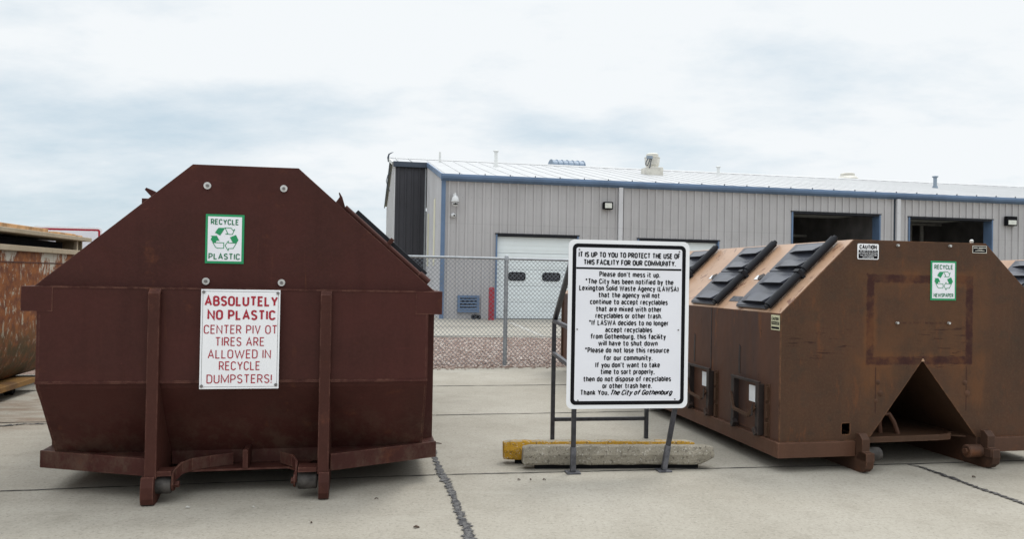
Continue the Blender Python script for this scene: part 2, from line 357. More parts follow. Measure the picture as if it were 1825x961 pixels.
# ---- lettering: a plain road-sign alphabet drawn as strokes (cap height 1)
def arc(cx, cy, rx, ry, a0, a1, n=7): return [(cx+rx*math.cos(R_(a0+(a1-a0)*i/n)), cy+ry*math.sin(R_(a0+(a1-a0)*i/n))) for i in range(n+1)]
H = .72
bowl_u = lambda c, y0, y1, r, e: [(c, y1)]+[(c+e-r, y1)]+arc(c+e-r, y1-r, r, r, 90, 0, 4)+arc(c+e-r, y0+r, r, r, 0, -90, 4)+[(c, y0)]
ring = lambda w_, y0, y1, r: arc(w_-r, y1-r, r, r, 0, 90, 4)+arc(r, y1-r, r, r, 90, 180, 4)+arc(r, y0+r, r, r, 180, 270, 4)+arc(w_-r, y0+r, r, r, 270, 360, 4)
GL = {   # width, open strokes, closed strokes
 'A': (.58, [[(0, 0), (.29, 1), (.58, 0)], [(.10, .32), (.48, .32)]], []),
 'B': (.50, [bowl_u(0, 0, .53, .24, .50), bowl_u(.001, .53, 1, .22, .46), [(0, 0), (0, 1)]], []),
 'C': (.50, [arc(.25, .75, .25, .25, 10, 180)+arc(.25, .25, .25, .25, 180, 350)], []),
 'D': (.50, [[(0, 0)]+[(0, 1)]+bowl_u(0, 0, 1, .26, .50)[1:]], []),
 'E': (.42, [[(.42, 1), (0, 1), (0, 0), (.42, 0)], [(0, .53), (.36, .53)]], []),
 'F': (.42, [[(.42, 1), (0, 1), (0, 0)], [(0, .52), (.35, .52)]], []),
 'G': (.52, [arc(.26, .74, .26, .26, 15, 180)+arc(.26, .26, .26, .26, 180, 360, 9)+[(.52, .46), (.30, .46)]], []),
 'H': (.48, [[(0, 0), (0, 1)], [(.48, 0), (.48, 1)], [(0, .52), (.48, .52)]], []),
 'I': (.0, [[(0, 0), (0, 1)]], []),
 'L': (.40, [[(0, 1), (0, 0), (.40, 0)]], []),
 'M': (.74, [[(0, 0), (0, 1), (.37, .15), (.74, 1), (.74, 0)]], []),
 'N': (.56, [[(0, 0), (0, 1), (.56, 0), (.56, 1)]], []),
 'O': (.52, [], [ring(.52, 0, 1, .26)]),
 'P': (.48, [[(0, 0), (0, 1)]+bowl_u(0, .43, 1, .27, .48)[1:]], []),
 'R': (.49, [[(0, 0), (0, 1)]+bowl_u(0, .46, 1, .26, .47)[1:], [(.24, .46), (.49, 0)]], []),
 'S': (.46, [arc(.23, .76, .23, .24, 20, 235, 9)+arc(.23, .24, .23, .25, 60, -160, 9)], []),
 'T': (.50, [[(0, 1), (.5, 1)], [(.25, 1), (.25, 0)]], []),
 'U': (.50, [[(0, 1)]+arc(.25, .25, .25, .25, 180, 360, 9)+[(.50, 1)]], []),
 'V': (.56, [[(0, 1), (.28, 0), (.56, 1)]], []),
 'W': (1.0, [[(0, 1), (.25, 0), (.50, .9), (.75, 0), (1.0, 1)]], []),
 'Y': (.54, [[(0, 1), (.27, .45), (.54, 1)], [(.27, .45), (.27, 0)]], []),
 'a': (.40, [[(.02, H-.09)]+arc(.20, H-.19, .20, .19, 120, 0, 6)+[(.40, 0)]], [ring(.395, 0, .42, .17)]),
 'b': (.42, [[(0, 1), (0, .02)]], [ring(.42, 0, H, .21)]),
 'c': (.38, [arc(.20, H-.2, .2, .2, 20, 180, 6)+arc(.20, .2, .2, .2, 180, 340, 6)], []),
 'd': (.42, [[(.42, 1), (.42, .02)]], [ring(.42, 0, H, .21)]),
 'e': (.42, [[(.0, .36), (.42, .36)]+arc(.21, H-.21, .21, .21, 0, 180, 8)+arc(.21, .21, .21, .21, 180, 325, 8)], []),
 'f': (.38, [[(.15, 0)]+arc(.31, .85, .16, .16, 180, 90, 5)+[(.40, 1.01)], [(-.04, H-.04), (.38, H-.04)]], []),
 'g': (.42, [[(.42, H)]+arc(.22, -.07, .20, .20, 0, -160, 7)], [ring(.42, 0, H, .21)]),
 'h': (.40, [[(0, 1), (0, 0)], arc(.20, H-.20, .20, .20, 175, 0, 7)+[(.40, 0)]], []),
 'i': (.0, [[(0, H-.04), (0, 0)], [(0, .94), (0, 1.08)]], []),
 'k': (.38, [[(0, 1), (0, 0)], [(.36, H), (0, .28)], [(.12, .42), (.38, 0)]], []),
 'l': (.0, [[(0, 1), (0, 0)]], []),
 'm': (.76, [[(0, H), (0, 0)], arc(.19, H-.17, .19, .17, 170, 0, 6)+[(.38, 0)], arc(.57, H-.17, .19, .17, 170, 0, 6)+[(.76, 0)]], []),
 'n': (.40, [[(0, H), (0, 0)], arc(.20, H-.20, .20, .20, 175, 0, 7)+[(.40, 0)]], []),
 'o': (.42, [], [ring(.42, 0, H, .21)]),
 'p': (.42, [[(0, H), (0, -.28)]], [ring(.42, 0, H, .21)]),
 'r': (.26, [[(0, H), (0, 0)], arc(.19, H-.19, .19, .19, 170, 75, 5)], []),
 's': (.36, [arc(.18, H-.17, .18, .17, 25, 250, 8)+arc(.18, .17, .18, .185, 60, -155, 8)], []),
 't': (.40, [[(.15, 1.0)]+arc(.28, .13, .13, .13, 180, 275, 5)+[(.38, 0)], [(-.04, H-.04), (.40, H-.04)]], []),
 'u': (.40, [[(0, H)]+arc(.20, .20, .20, .20, 180, 360, 8)+[(.40, H)], [(.40, .25), (.40, 0)]], []),
 'v': (.42, [[(0, H), (.21, 0), (.42, H)]], []),
 'w': (.84, [[(0, H), (.21, 0), (.42, H*.9), (.63, 0), (.84, H)]], []),
 'x': (.48, [[(0, H), (.48, 0)], [(.48, H), (0, 0)]], []),
 'y': (.42, [[(0, H), (.21, .02)], [(.42, H), (.18, -.16), (.10, -.26), (.0, -.27)]], []),
 '.': (.0, [[(0, -.04), (0, .09)]], []), ',': (.04, [[(.05, .09), (.05, 0), (0, -.13)]], []),
 "'": (.0, [[(0, 1.0), (0, .75)]], []), '!': (.0, [[(0, 1), (0, .28)], [(0, -.04), (0, .09)]], []),
 '*': (.34, [[(.17, 1.08), (.17, .66)], [(.0, .98), (.34, .76)], [(.34, .98), (.0, .76)]], []),
 '(': (.14, [arc(.34, .45, .34, .62, 125, 235, 8)], []), ')': (.14, [arc(-.20, .45, .34, .62, 55, -55, 8)], []),
 ' ': (.20, [], [])}
def stroke(mb, P, wd, y, closed, T):
    Q = [P[0]]
    for p in P[1:]:
        if (Vector(p)-Vector(Q[-1])).length > wd*.02: Q.append(p)
    if closed and (Vector(Q[0])-Vector(Q[-1])).length < wd*.02: Q.pop()
    P = [Vector(p) for p in Q]; n = len(P)
    if n < 2: return
    vs = []
    for i, p in enumerate(P):
        a = P[i-1] if (i or closed) else None; b = P[(i+1) % n] if (i < n-1 or closed) else None
        d0 = (p-a).normalized() if a is not None else (b-p).normalized(); d1 = (b-p).normalized() if b is not None else d0
        n0 = Vector((-d0.y, d0.x)); n1 = Vector((-d1.y, d1.x)); m_ = n0+n1
        m_ = m_.normalized() if m_.length > .05 else n0
        o = m_*(wd/2/max(m_.dot(n0), .42))
        for q in (p-o, p+o): vs.append((q.x, y, q.y))
    k_ = n if closed else n-1
    fs = [(2*i, 2*((i+1) % n), 2*((i+1) % n)+1, 2*i+1) for i in range(k_)]
    mb.add([T(*v) for v in vs] if T else vs, fs)
def text(mb, body, u0, u1, zb, cap, y, wd=.2, shear=0, space=.20, T=None):
    """body fitted between u0 and u1 (measured over the ink), baseline zb, capital height cap; wd: stroke as a share of cap"""
    w_ = cap*wd; sz = cap-w_; L_ = []; x_ = 0
    for ch in body:
        g, op, cl = GL[ch]
        L_ += [(False, [(x_+px+shear*py, py) for px, py in P]) for P in op]+[(True, [(x_+px+shear*py, py) for px, py in P]) for P in cl]
        x_ += g+space+(wd if ch != ' ' else 0)*.5
    xs = [p[0] for _, P in L_ for p in P]; x0, x1 = min(xs), max(xs); sx = (u1-u0-w_)/(x1-x0)
    for i, (c_, P) in enumerate(L_):
        stroke(mb, [(u0+w_/2+(px-x0)*sx, zb+w_/2+py*sz) for px, py in P], w_, y-.00012*(i % 3), c_, T)

def ribbon(mb, pts, wd, y, closed=True):
    n = len(pts)
    for i in range(n if closed else n-1):
        a = Vector(pts[i]); b = Vector(pts[(i+1) % n]); d = (b-a).normalized(); o = Vector((-d.y, d.x))*wd/2; a = a-d*wd*.4; b = b+d*wd*.4
        yy = y-.00003*i
        mb.add([(a.x-o.x, yy, a.y-o.y), (b.x-o.x, yy, b.y-o.y), (b.x+o.x, yy, b.y+o.y), (a.x+o.x, yy, a.y+o.y)], [(0, 1, 2, 3)])
def flat(mb, pts, y):
    tr = tessellate_polygon([[Vector((p[0], p[1], 0)) for p in pts]])
    mb.add([(p[0], y, p[1]) for p in pts], [tuple(t) for t in tr])

def recycle_sign(parent, u, z, y, word, cap2, span2):
    """green-bordered board 0.243 x 0.325 with the three-arrow mark"""
    s = MB().box(u-.1215, u+.1215, y-.004, y, z-.1625, z+.1625).build('recycle_sign', GREENINK, parent, .001)
    s['label'] = 'green bordered white sign with three chasing arrows reading RECYCLE '+word
    MB().box(u-.1065, u+.1065, y-.0055, y-.004, z-.1465, z+.1475).build('sign_face', SIGNWHITE, s)
    yy = y-.0072; kx = .2425/655; kz = .325/838
    def q(px, py):
        dx, dy = px-408, py-492
        return (u+(dx+dy*.029)*kx, z-(dy-dx*.045)*kz)
    g = MB()
    for poly in ([(245, 380), (290, 315), (312, 298), (415, 303), (390, 345), (332, 430)],
                 [(165, 430), (275, 432), (320, 520), (275, 513), (252, 550), (205, 542), (172, 492), (195, 447)],
                 [(600, 425), (643, 518), (608, 565), (545, 560), (497, 465)]):
        flat(g, [q(*p) for p in poly], yy)
    for poly in ([(415, 300), (515, 305), (557, 350), (580, 328), (538, 418), (425, 405), (462, 400)],
                 [(207, 548), (392, 556), (388, 648), (290, 645), (255, 630)],
                 [(606, 566), (472, 560), (470, 528), (412, 602), (465, 690), (472, 655), (550, 655)]):
        ribbon(g, [q(*p) for p in poly], .0042, yy)
    g.build('recycling_mark', GREENINK, s)
    t = MB()
    text(t, 'RECYCLE', u-.089, u+.087, z+.094, .038, yy, .17)
    t.build('heading', DGREENINK, s); t = MB()
    text(t, word, u-span2, u+span2, z-.136, cap2, yy, .17)
    t.build('lettering', DGREENINK, s)
    return s

# =================================================================== GROUND
k = Mat('concrete_slab', .85, 0, .25)
o1 = k.noise(.55, 7, .62); o2 = k.noise(3.2, 7, .68); o3 = k.noise(42, 4, .75)
c = k.mix(k.step(o1, .32, .68), (.305, .280, .232), (.375, .349, .298))
c = k.mix(k.math('MULTIPLY', k.step(o2, .46, .72), .42), c, (.24, .217, .176))
c = k.mix(k.math('MULTIPLY', k.step(k.noise(9, 7, .72, off=(2, 2, 0)), .5, .72), .35), c, (.39, .366, .315))
c = k.mix(k.math('MULTIPLY', k.step(o3, .50, .68), .60), c, (.185, .168, .14))
c = k.mix(k.math('MULTIPLY', k.step(k.noise(21, 6, .78, off=(7, 3, 0)), .52, .66), .40), c, (.22, .203, .166))
c = k.mix(k.math('MULTIPLY', k.step(k.noise(48, 4, .75, off=(5, 1, 0)), .54, .66), .5), c, (.46, .43, .372))
st = k.step(k.noise(1.2, 6, .6, (.35, 2.2, 1), (4, 8, 0), .6), .58, .72)
c = k.mix(k.math('MULTIPLY', st, .35), c, (.40, .377, .325))
st = k.step(k.noise(.8, 7, .68, (1, 1.6, 1), (1, 5, 0), .8), .56, .72)
c = k.mix(k.math('MULTIPLY', st, .30), c, (.20, .183, .147))
# rust washed off the old cream dumpster
x_, y_, _ = k.co()
dd = k.math('ADD', k.math('POWER', k.math('DIVIDE', k.math('ADD', x_, 5.0), 1.3), 2), k.math('POWER', k.math('DIVIDE', k.math('SUBTRACT', y_, 8.2), 1.5), 2))
rs_ = k.math('MULTIPLY', k.step(dd, 1.1, .2), k.step(k.noise(2.6, 7, .7, (.6, 1.6, 1), (0, 3, 0), .5), .40, .66))
c = k.mix(k.math('MULTIPLY', rs_, .65), c, (.17, .105, .065))
vv = k.step(k.noise(50, 2, .5), .70, .74)
c = k.mix(k.math('MULTIPLY', vv, .6), c, (.10, .09, .075))
k.color(c); k.bump(k.math('ADD', k.math('MULTIPLY', o3, .6), o2), .3, .008); CONCRETE = k.m
k = Mat('far_ground', .95, 0, .2)
k.color(k.mix(k.step(k.noise(.05, 6), .3, .7), (.15, .14, .085), (.22, .20, .13))); FARG = k.m
tag(MB().add([(-900, -300, -.02), (900, -300, -.02), (900, 1500, -.02), (-900, 1500, -.02)], [(0, 1, 2, 3)]).build('ground', FARG), kind='structure')
YAW = .1897
def yawpt(x, y, a, u, v): return (x+u*math.cos(a)-v*math.sin(a), y+u*math.sin(a)+v*math.cos(a))
FX, FY, FA = -.096, 12.8, .2645
# slab reaches the gravel along the fence line
pts = [(-24, -8), (26, -8), yawpt(FX, FY, FA, 26, -.19), yawpt(FX, FY, FA, -25, -.19)]
tag(MB().add([(p[0], p[1], 0) for p in pts], [(0, 1, 2, 3)]).build('concrete_slab', CONCRETE), kind='structure')
# saw-cut joints (dark thin strips laid in the slab surface)
JOINT = plain('joint_filler', (.035, .033, .032), .9, 0, .4, 9)
def wob(p, q, wd, amp, n, jag=.4):
    """irregular strip from p to q in plan"""
    p = Vector(p); q = Vector(q); d = (q-p).normalized(); o = Vector((-d.y, d.x)); L = []; 
    for i in range(n+1):
        c_ = p+(q-p)*(i/n)+o*random.uniform(-amp, amp); wl = wd*random.uniform(1-jag, 1+jag)/2; wr = wd*random.uniform(1-jag, 1+jag)/2
        L.append((c_-o*wr, c_+o*wl))
    return L
def lay(mb, L, z):
    vs = []; fs = []
    for a, b in L: vs += [(a.x, a.y, z), (b.x, b.y, z)]
    for i in range(len(L)-1): fs.append((2*i, 2*i+2, 2*i+3, 2*i+1))
    mb.add(vs, fs)
j = MB()
lay(j, wob((-9, 4.05), (-3.406, 5.118), .016, .003, 80), .004)
lay(j, wob((-3.406, 5.118), (-.548, 5.735), .016, .003, 60), .004)
lay(j, wob((-.545, 5.735), (3.31, 6.345), .014, .003, 80), .004)
lay(j, wob((3.33, 6.348), (12, 7.9), .016, .003, 80), .004)
lay(j, wob((-8, 6.78), (-.795, 8.185), .02, .004, 80), .004)
lay(j, wob((-.79, 8.186), (9, 10.15), .02, .004, 90), .004)
lay(j, wob((-7, 9.1), (-1.011, 10.341), .026, .004, 60), .004)
lay(j, wob((-1.0, 10.343), (9, 12.3), .026, .004, 90), .004)
tag(j.build('pavement_joints', JOINT), kind='structure')
# sealed and spalled cracks
k = Mat('crack_sealant', .55, 0, .5)
k.color(k.mix(k.step(k.noise(28, 5), .4, .62), (.022, .021, .024), (.11, .105, .10))); k.bump(k.noise(60, 4), .8, .01); SEAL = k.m
def poly_lay(mb, P, wd, amp, z, per=14, jag=.6):
    L = []
    for a, b in zip(P[:-1], P[1:]): L += wob(a[:2], b[:2], wd*(a[2]+b[2])/2, amp, per, jag)[:-1]
    L += wob(P[-1][:2], (P[-1][0]+.01, P[-1][1]-.05), wd*P[-1][2], 0, 1)
    lay(mb, L, z)
cr = MB()
poly_lay(cr, [(-.70, 7.0, .2), (-.64, 6.6, .4), (-.611, 6.313, .6), (-.534, 5.897, 1.0), (-.452, 5.548, 1.2), (-.385, 5.266, .9), (-.327, 4.949, 1.0), (-.273, 4.669, 1.1), (-.222, 4.467, 1.2), (-.2, 4.2, 1.3), (-.12, 3.4, 1.0)], .047, .010, .0065, 22, .65)
poly_lay(cr, [(3.310, 6.350, .4), (3.369, 6.242, .7), (3.408, 6.066, 1.2), (3.436, 5.884, 1.2), (3.467, 5.651, .7), (3.519, 5.410, 1.2), (3.541, 5.265, .8), (3.7, 4.4, .6)], .036, .006, .0075, 14, .7)
poly_lay(cr, [(-5.3, 7.0, .6), (-4.748, 7.271, 1), (-4.655, 7.335, .7), (-4.441, 7.354, .5), (-3.9, 7.42, .4)], .05, .02, .0075, 10, .8)
tag(cr.build('crack_sealant', SEAL), kind='structure')
# gravel bed: sheet plus pebbles
k = Mat('gravel_bed', .95, 0, .2)
g1 = k.noise(38, 5, .8)
k.color(k.mix(k.step(g1, .35, .65), (.18, .12, .10), (.42, .32, .27))); k.bump(g1, .8, .03); GRAVELBED = k.m
k = Mat('gravel_pebbles', .9, 0, .25)
gi = k.n('ShaderNodeNewGeometry').outputs['Random Per Island']
rp = k.n('ShaderNodeValToRGB'); k.l(gi, rp.inputs[0]); e = rp.color_ramp.elements
e[0].position = 0; e[0].color = (.20, .14, .117, 1); e[1].position = 1; e[1].color = (.66, .61, .56, 1)
for p_, c_ in ((.35, (.34, .255, .215, 1)), (.6, (.42, .335, .29, 1)), (.82, (.49, .42, .37, 1))):
    x = e.new(p_); x.color = c_
k.color(rp.outputs[0]); PEB = k.m
pts = [yawpt(FX, FY, FA, 26, -.19), yawpt(FX, FY, FA, -25, -.19), (-26, 16.2), (24, 21.6)]
tag(MB().add([(p[0], p[1], -.006) for p in pts], [(0, 1, 2, 3)]).build('gravel_bed', GRAVELBED), kind='structure')
pb = MB()
ico = bmesh.new(); bmesh.ops.create_icosphere(ico, subdivisions=1, radius=1); iv = [v.co.copy() for v in ico.verts]; jf = [tuple(v.index for v in f.verts) for f in ico.faces]; ico.free()
for i in range(19000):
    u = random.uniform(-3.4, 4.2); v = -.17+5.9*random.random()**1.25 if i % 40 else random.uniform(-.38, -.12)
    x, y = yawpt(FX, FY, FA, u, v)
    if y > 18.75+x*.11: continue
    r = random.uniform(.008, .024)*(1 if v > .25 else .9); a = random.random()*6.28; sx, sy, sz = r*random.uniform(.8, 1.4), r*random.uniform(.7, 1.1), r*random.uniform(.5, .8)
    ca, sa = math.cos(a), math.sin(a); jt = [random.uniform(.8, 1.18) for _ in iv]
    pb.add([(x+(p.x*sx*ca-p.y*sy*sa)*q_, y+(p.x*sx*sa+p.y*sy*ca)*q_, .008+sz*.4+p.z*sz*q_) for p, q_ in zip(iv, jt)], jf)
tag(pb.build('gravel', PEB), 'reddish brown pebble gravel strip behind the fence', 'gravel', kind='stuff')
# apron in front of the building
k = Mat('apron_concrete', .85, 0, .25)
c = k.mix(k.step(k.noise(.35, 6), .3, .7), (.28, .26, .222), (.345, .324, .278))
c = k.mix(k.math('MULTIPLY', k.step(k.noise(1.1, 6, .6, (.3, 2, 1)), .52, .7), .4), c, (.25, .235, .21))
k.color(c); APRON = k.m
BX, BY, BA = -2.4734, 26.478, .1882
tag(MB().add([(-26, 16.0, .012), (24, 21.4, .012), (48, 40, .012), (-34, 24, .012)], [(0, 1, 2, 3)]).build('concrete_apron', APRON), kind='structure')
ap = MB()
lay(ap, [(Vector((-6, 18.42)), Vector((-6, 18.50))), (Vector((4, 19.5)), Vector((4, 19.6)))], .0165)
lay(ap, [(Vector((-6, 21.6)), Vector((-6, 21.66))), (Vector((6, 23.9)), Vector((6, 23.97)))], .0165)
tag(ap.build('apron_joints', JOINT), kind='structure')
LINE = plain('faded_line_paint', (.375, .362, .33), .8, 0, .2, 2)
ap = MB(); lay(ap, [(Vector((-.12, 25.0)), Vector((.06, 25.0))), (Vector((.74, 19.35)), Vector((.86, 19.35)))], .0165)
tag(ap.build('painted_line', LINE), kind='structure')

# =================================================================== BUILDING
B = empty('metal_building', (BX, BY, 0), BA, 'long grey ribbed metal building with blue trim and white roof behind the fence', 'building')
L = 46.0; EZ = 5.0; K = .2; TR = 9.5; T1 = 6.8; DP = 20.2
def roofz(t): return EZ+K*t if t <= TR else EZ+K*TR-.118*(t-TR)
def rib_strip(mb, s0, s1, z0, z1, P=.305, zt=None, map_=None, ph=0):
    """corrugated sheet between s0 and s1; ribs stick outward (-t). zt(s): top height"""
    prof = []; n = int(math.floor((s0-ph)/P))
    s = ph+n*P
    while s < s1+P:
        for ds, d in ((0, 0), (.205, 0), (.213, -.042), (.278, -.042), (.286, 0)): prof.append((s+ds, d))
        s += P
    cl = []
    for i, (a, d) in enumerate(prof):
        if s0 < a < s1: cl.append((a, d))
    def at(x):
        for (a, d), (b, e_) in zip(prof[:-1], prof[1:]):
            if a <= x <= b: return d+(e_-d)*(x-a)/(b-a) if b > a else d
        return 0
    cl = [(s0, at(s0))]+cl+[(s1, at(s1))]
    vs = []; fs = []
    for a, d in cl:
        top = zt(a) if zt else z1
        p0 = (a, d, z0); p1 = (a, d, top)
        vs += [map_(*p0), map_(*p1)] if map_ else [p0, p1]
    for i in range(len(cl)-1): fs.append((2*i, 2*i+2, 2*i+3, 2*i+1))
    mb.add(vs, fs)
D1, D2, O3, O4 = (1.97, 4.88, 2.96), (7.22, 10.31, 2.93), (13.37, 17.05, 4.13), (18.4, 22.12, 4.09)
fr_ = .055
wl = MB(); WT = 4.86
edges = [.11]
for a, b, h in (D1, D2, O3, O4):
    rib_strip(wl, edges[-1], a-fr_, .0, WT); rib_strip(wl, a-fr_, b+fr_, h+fr_, WT); edges.append(b+fr_)
rib_strip(wl, edges[-1], L, 0, WT)
wl.build('front_wall', WALLGREY, B)
# notch side wall, charcoal wall, left gable, back
sw = MB(); rib_strip(sw, .02, T1-.01, 0, 0, .3, zt=lambda t: roofz(t)-.1, map_=lambda t, d, z: (d, t, z)); sw.build('side_wall', WALLLIGHT, B)
for a, b, h in ((2.3, 2.95, 4.45), (5.2, 5.95, 4.1)): MB().box(-.045, -.036, a, b, 1.9, h).build('light_panel', CREAMPANEL, B)
cw = MB(); rib_strip(cw, -1.4, -.12, 0, 6.28, .3, map_=lambda s_, d, z: (s_, T1+d, z)); cw.build('charcoal_wall', CHARCOAL, B, label='charcoal clad wall section beside the pale corner')
MB().box(-.12, -.06, T1-.05, T1+.05, 0, 6.25).build('corner_post', GALV, B)
gw = MB(); rib_strip(gw, T1, DP, 0, 0, .3, zt=lambda t: roofz(t)-.12, map_=lambda t, d, z: (-1.4+d, t, z)); gw.build('gable_wall', WALLLIGHT, B)
bw = MB(); bw.box(-1.4, L, DP-.02, DP, 0, roofz(DP)-.2); bw.box(L-.02, L, 0.05, DP-.03, 0, 4.8); bw.prism([(0.05, 4.81), (DP-.03, 4.81), (DP-.03, roofz(DP)-.2), (TR, 6.7)], L-.02, L, 'x'); bw.build('rear_wall', WALLGREY, B)
# trim
tr_ = MB(); tr_.box(-.03, .11, -.055, .10, 0, 4.86); tr_.build('corner_trim', BLUETRIM, B)
gt = MB(); gt.prism([(-.20, 5.06), (-.22, 4.98), (-.20, 4.90), (-.045, 4.82), (-.045, 5.06)], -.06, L, 'x'); gt.build('gutter', BLUETRIM, B, .008)
rk = MB()
rk.bar((-.04, -.2, roofz(-.2)+.0), (-.04, T1-.1, roofz(T1-.1)), .06, .19); rk.build('rake_trim', BLUETRIM, B)
MB().box(-1.50, .02, T1-.18, T1-.08, roofz(T1)-.17, roofz(T1)+.06).build('eave_cap', DKTRIM, B, .01)
rk = MB(); rk.bar((-1.52, T1+.0, roofz(T1)), (-1.6, TR, roofz(TR)), .06, .14); rk.build('rake_trim', ROOFPIPE, B)
rk = MB(); rk.bar((-1.56, TR, roofz(TR)-.02), (-1.56, DP+.1, roofz(DP)-.02), .05, .13); rk.build('rake_trim', DKTRIM, B)
# roof sheets + standing seams
rf = MB()
def slab(s0, s1, t0, t1, th=.04):
    z0, z1 = roofz(t0), roofz(t1)
    rf.add([(s0, t0, z0+.07), (s1, t0, z0+.07), (s1, t1, z1+.07), (s0, t1, z1+.07), (s0, t0, z0+.07-th), (s1, t0, z0+.07-th), (s1, t1, z1+.07-th), (s0, t1, z1+.07-th)],
           [(0, 1, 2, 3), (7, 6, 5, 4), (0, 4, 5, 1), (1, 5, 6, 2), (2, 6, 7, 3), (3, 7, 4, 0)])
slab(-.02, L+.1, -.19, T1-.06); slab(-1.58, L+.1, T1-.058, TR); slab(-1.58, L+.1, TR+.002, DP+.15)
s = .1
while s < L:
    for t0, t1 in ((-.185, TR-.02),):
        z0, z1 = roofz(t0)+.071, roofz(t1)+.071
        rf.add([(s-.02, t0, z0), (s+.02, t0, z0), (s+.02, t1, z1), (s-.02, t1, z1), (s-.012, t0, z0+.018), (s+.012, t0, z0+.018), (s+.012, t1, z1+.018), (s-.012, t1, z1+.018)],
               [(4, 5, 6, 7), (0, 4, 7, 3), (1, 2, 6, 5), (0, 1, 5, 4), (3, 7, 6, 2)])
    s += .61
for s in (-1.3, -.7): rf.bar((s, T1, roofz(T1)+.09), (s, TR-.02, roofz(TR)+.09), .03, .045)
ROOF = rf.build('roof', WHITEROOF, B)
MB().prism([(TR-.16, roofz(TR)+.06), (TR, roofz(TR)+.135), (TR+.16, roofz(TR)+.06), (TR+.16, roofz(TR)+.045), (TR, roofz(TR)+.115), (TR-.16, roofz(TR)+.045)], -1.6, L, 'x').build('ridge_cap', WHITEROOF, ROOF)
for i in range(34):
    s = .55+i*.9; MB().box(s, s+.03, -.21, -.17, 5.063, 5.10).build('seam_clip', DKTRIM, ROOF)
# rooftop pipes and vents
def rz(t): return roofz(t)+.06
MB().tube([(.61, 7.84, rz(7.84)-.05), (.61, 7.84, rz(7.84)+.47)], .05, 12).build('vent_pipe', ROOFPIPE, ROOF, smooth=40)
def capped(s, t, h, r, m):
    p = MB().lathe([(r*1.6, -.05), (r*1.5, .06), (r, .14), (r, h-.06), (r*1.05, h-.06)], (s, t, rz(t)), 16).build('vent_pipe', m, ROOF, smooth=40)
    MB().lathe([(r*1.05, h-.06), (r*1.7, h-.02), (r*1.7, h+.01), (r*1.1, h+.03)], (s, t, rz(t)), 16).build('pipe_cap', m, p, smooth=40)
capped(2.9, 6.19, .70, .075, ROOFPIPE); capped(14.0, 7.63, .42, .07, ROOFPIPE); capped(23.6, 4.88, .55, .08, GREYPIPE)
# ribbed half-round hood beyond the ridge
hd = MB(); n = 12
prof = [(10.2+.62*math.cos(math.pi*i/n), rz(10.2)+.12+.36*math.sin(math.pi*i/n)) for i in range(n+1)]
hd.prism([(10.82, rz(10.2)-.2)]+prof+[(9.58, rz(10.2)-.2)], 6.3, 7.95, 'x')
for i in range(7):
    s = 6.3+i*.268; pr_ = [(10.2+.65*math.cos(math.pi*q/n), rz(10.2)+.12+.39*math.sin(math.pi*q/n)) for q in range(n+1)]
    hd.prism([(10.85, rz(10.2)-.2)]+pr_+[(9.55, rz(10.2)-.2)], s-.001, s+.035, 'x')
hd.build('ridge_hood', RIDGEBLUE, ROOF)
# upblast fan on a curb, with its junction box and conduit
fs_, ft_ = 9.85, 5.6
fb = MB().box(fs_-.38, fs_+.38, ft_-.38, ft_+.38, rz(ft_)-.12, rz(ft_)+.30).build('fan_curb', CREAMVENT, ROOF, .02)
z0 = rz(ft_)+.301
MB().lathe([(.27, z0), (.27, z0+.08), (.31, z0+.12), (.33, z0+.30), (.33, z0+.42), (.35, z0+.43), (.35, z0+.46), (.27, z0+.48), (.27, z0+.60), (.22, z0+.64), (.08, z0+.66)], (fs_, ft_, 0), 24).build('fan_housing', CREAMVENT, fb, smooth=35)
MB().box(fs_-.40, fs_-.16, ft_-.48, ft_-.33, z0+.34, z0+.46).build('junction_box', GREYPIPE, fb)
MB().tube([(fs_-.36, ft_-.42, z0+.34), (fs_-.44, ft_-.42, z0+.2), (fs_-.46, ft_-.42, z0+.08), (fs_-.38, ft_-.42, z0+.03), (fs_-.30, ft_-.42, z0+.2), (fs_-.26, ft_-.42, z0+.34)], .02, 6).tube([(fs_-.2, ft_-.42, z0+.34), (fs_-.26, ft_-.42, z0), (fs_-.28, ft_-.4, z0-.06)], .022, 6).build('conduit', DKTRIM, fb)
z0 = rz(10.3)+.1
MB().lathe([(.42, z0-.1), (.42, z0+.05), (.55, z0+.10), (.55, z0+.16), (.42, z0+.28), (.36, z0+.28), (.36, z0+.42), (.30, z0+.45)], (22.75, 10.3, 0), 24).build('round_vent', CREAMVENT, ROOF, smooth=35)
# curling trim end and wire loop at the left gable
MB().tube([(-1.62, TR, roofz(TR)-.1), (-1.66, TR, roofz(TR)+.1), (-1.62, TR, roofz(TR)+.26), (-1.5, TR, roofz(TR)+.33), (-1.42, TR, roofz(TR)+.36)], [.05, .045, .035, .02, .01], 8).build('loose_trim_end', DKTRIM, B)
MB().tube([(-1.62, T1+.2, 5.15), (-1.72, T1+.2, 5.35), (-1.78, T1+.2, 5.6), (-1.72, T1+.2, 5.85), (-1.58, T1+.2, 5.95)], .018, 6).build('cable_loop', DKTRIM, B)
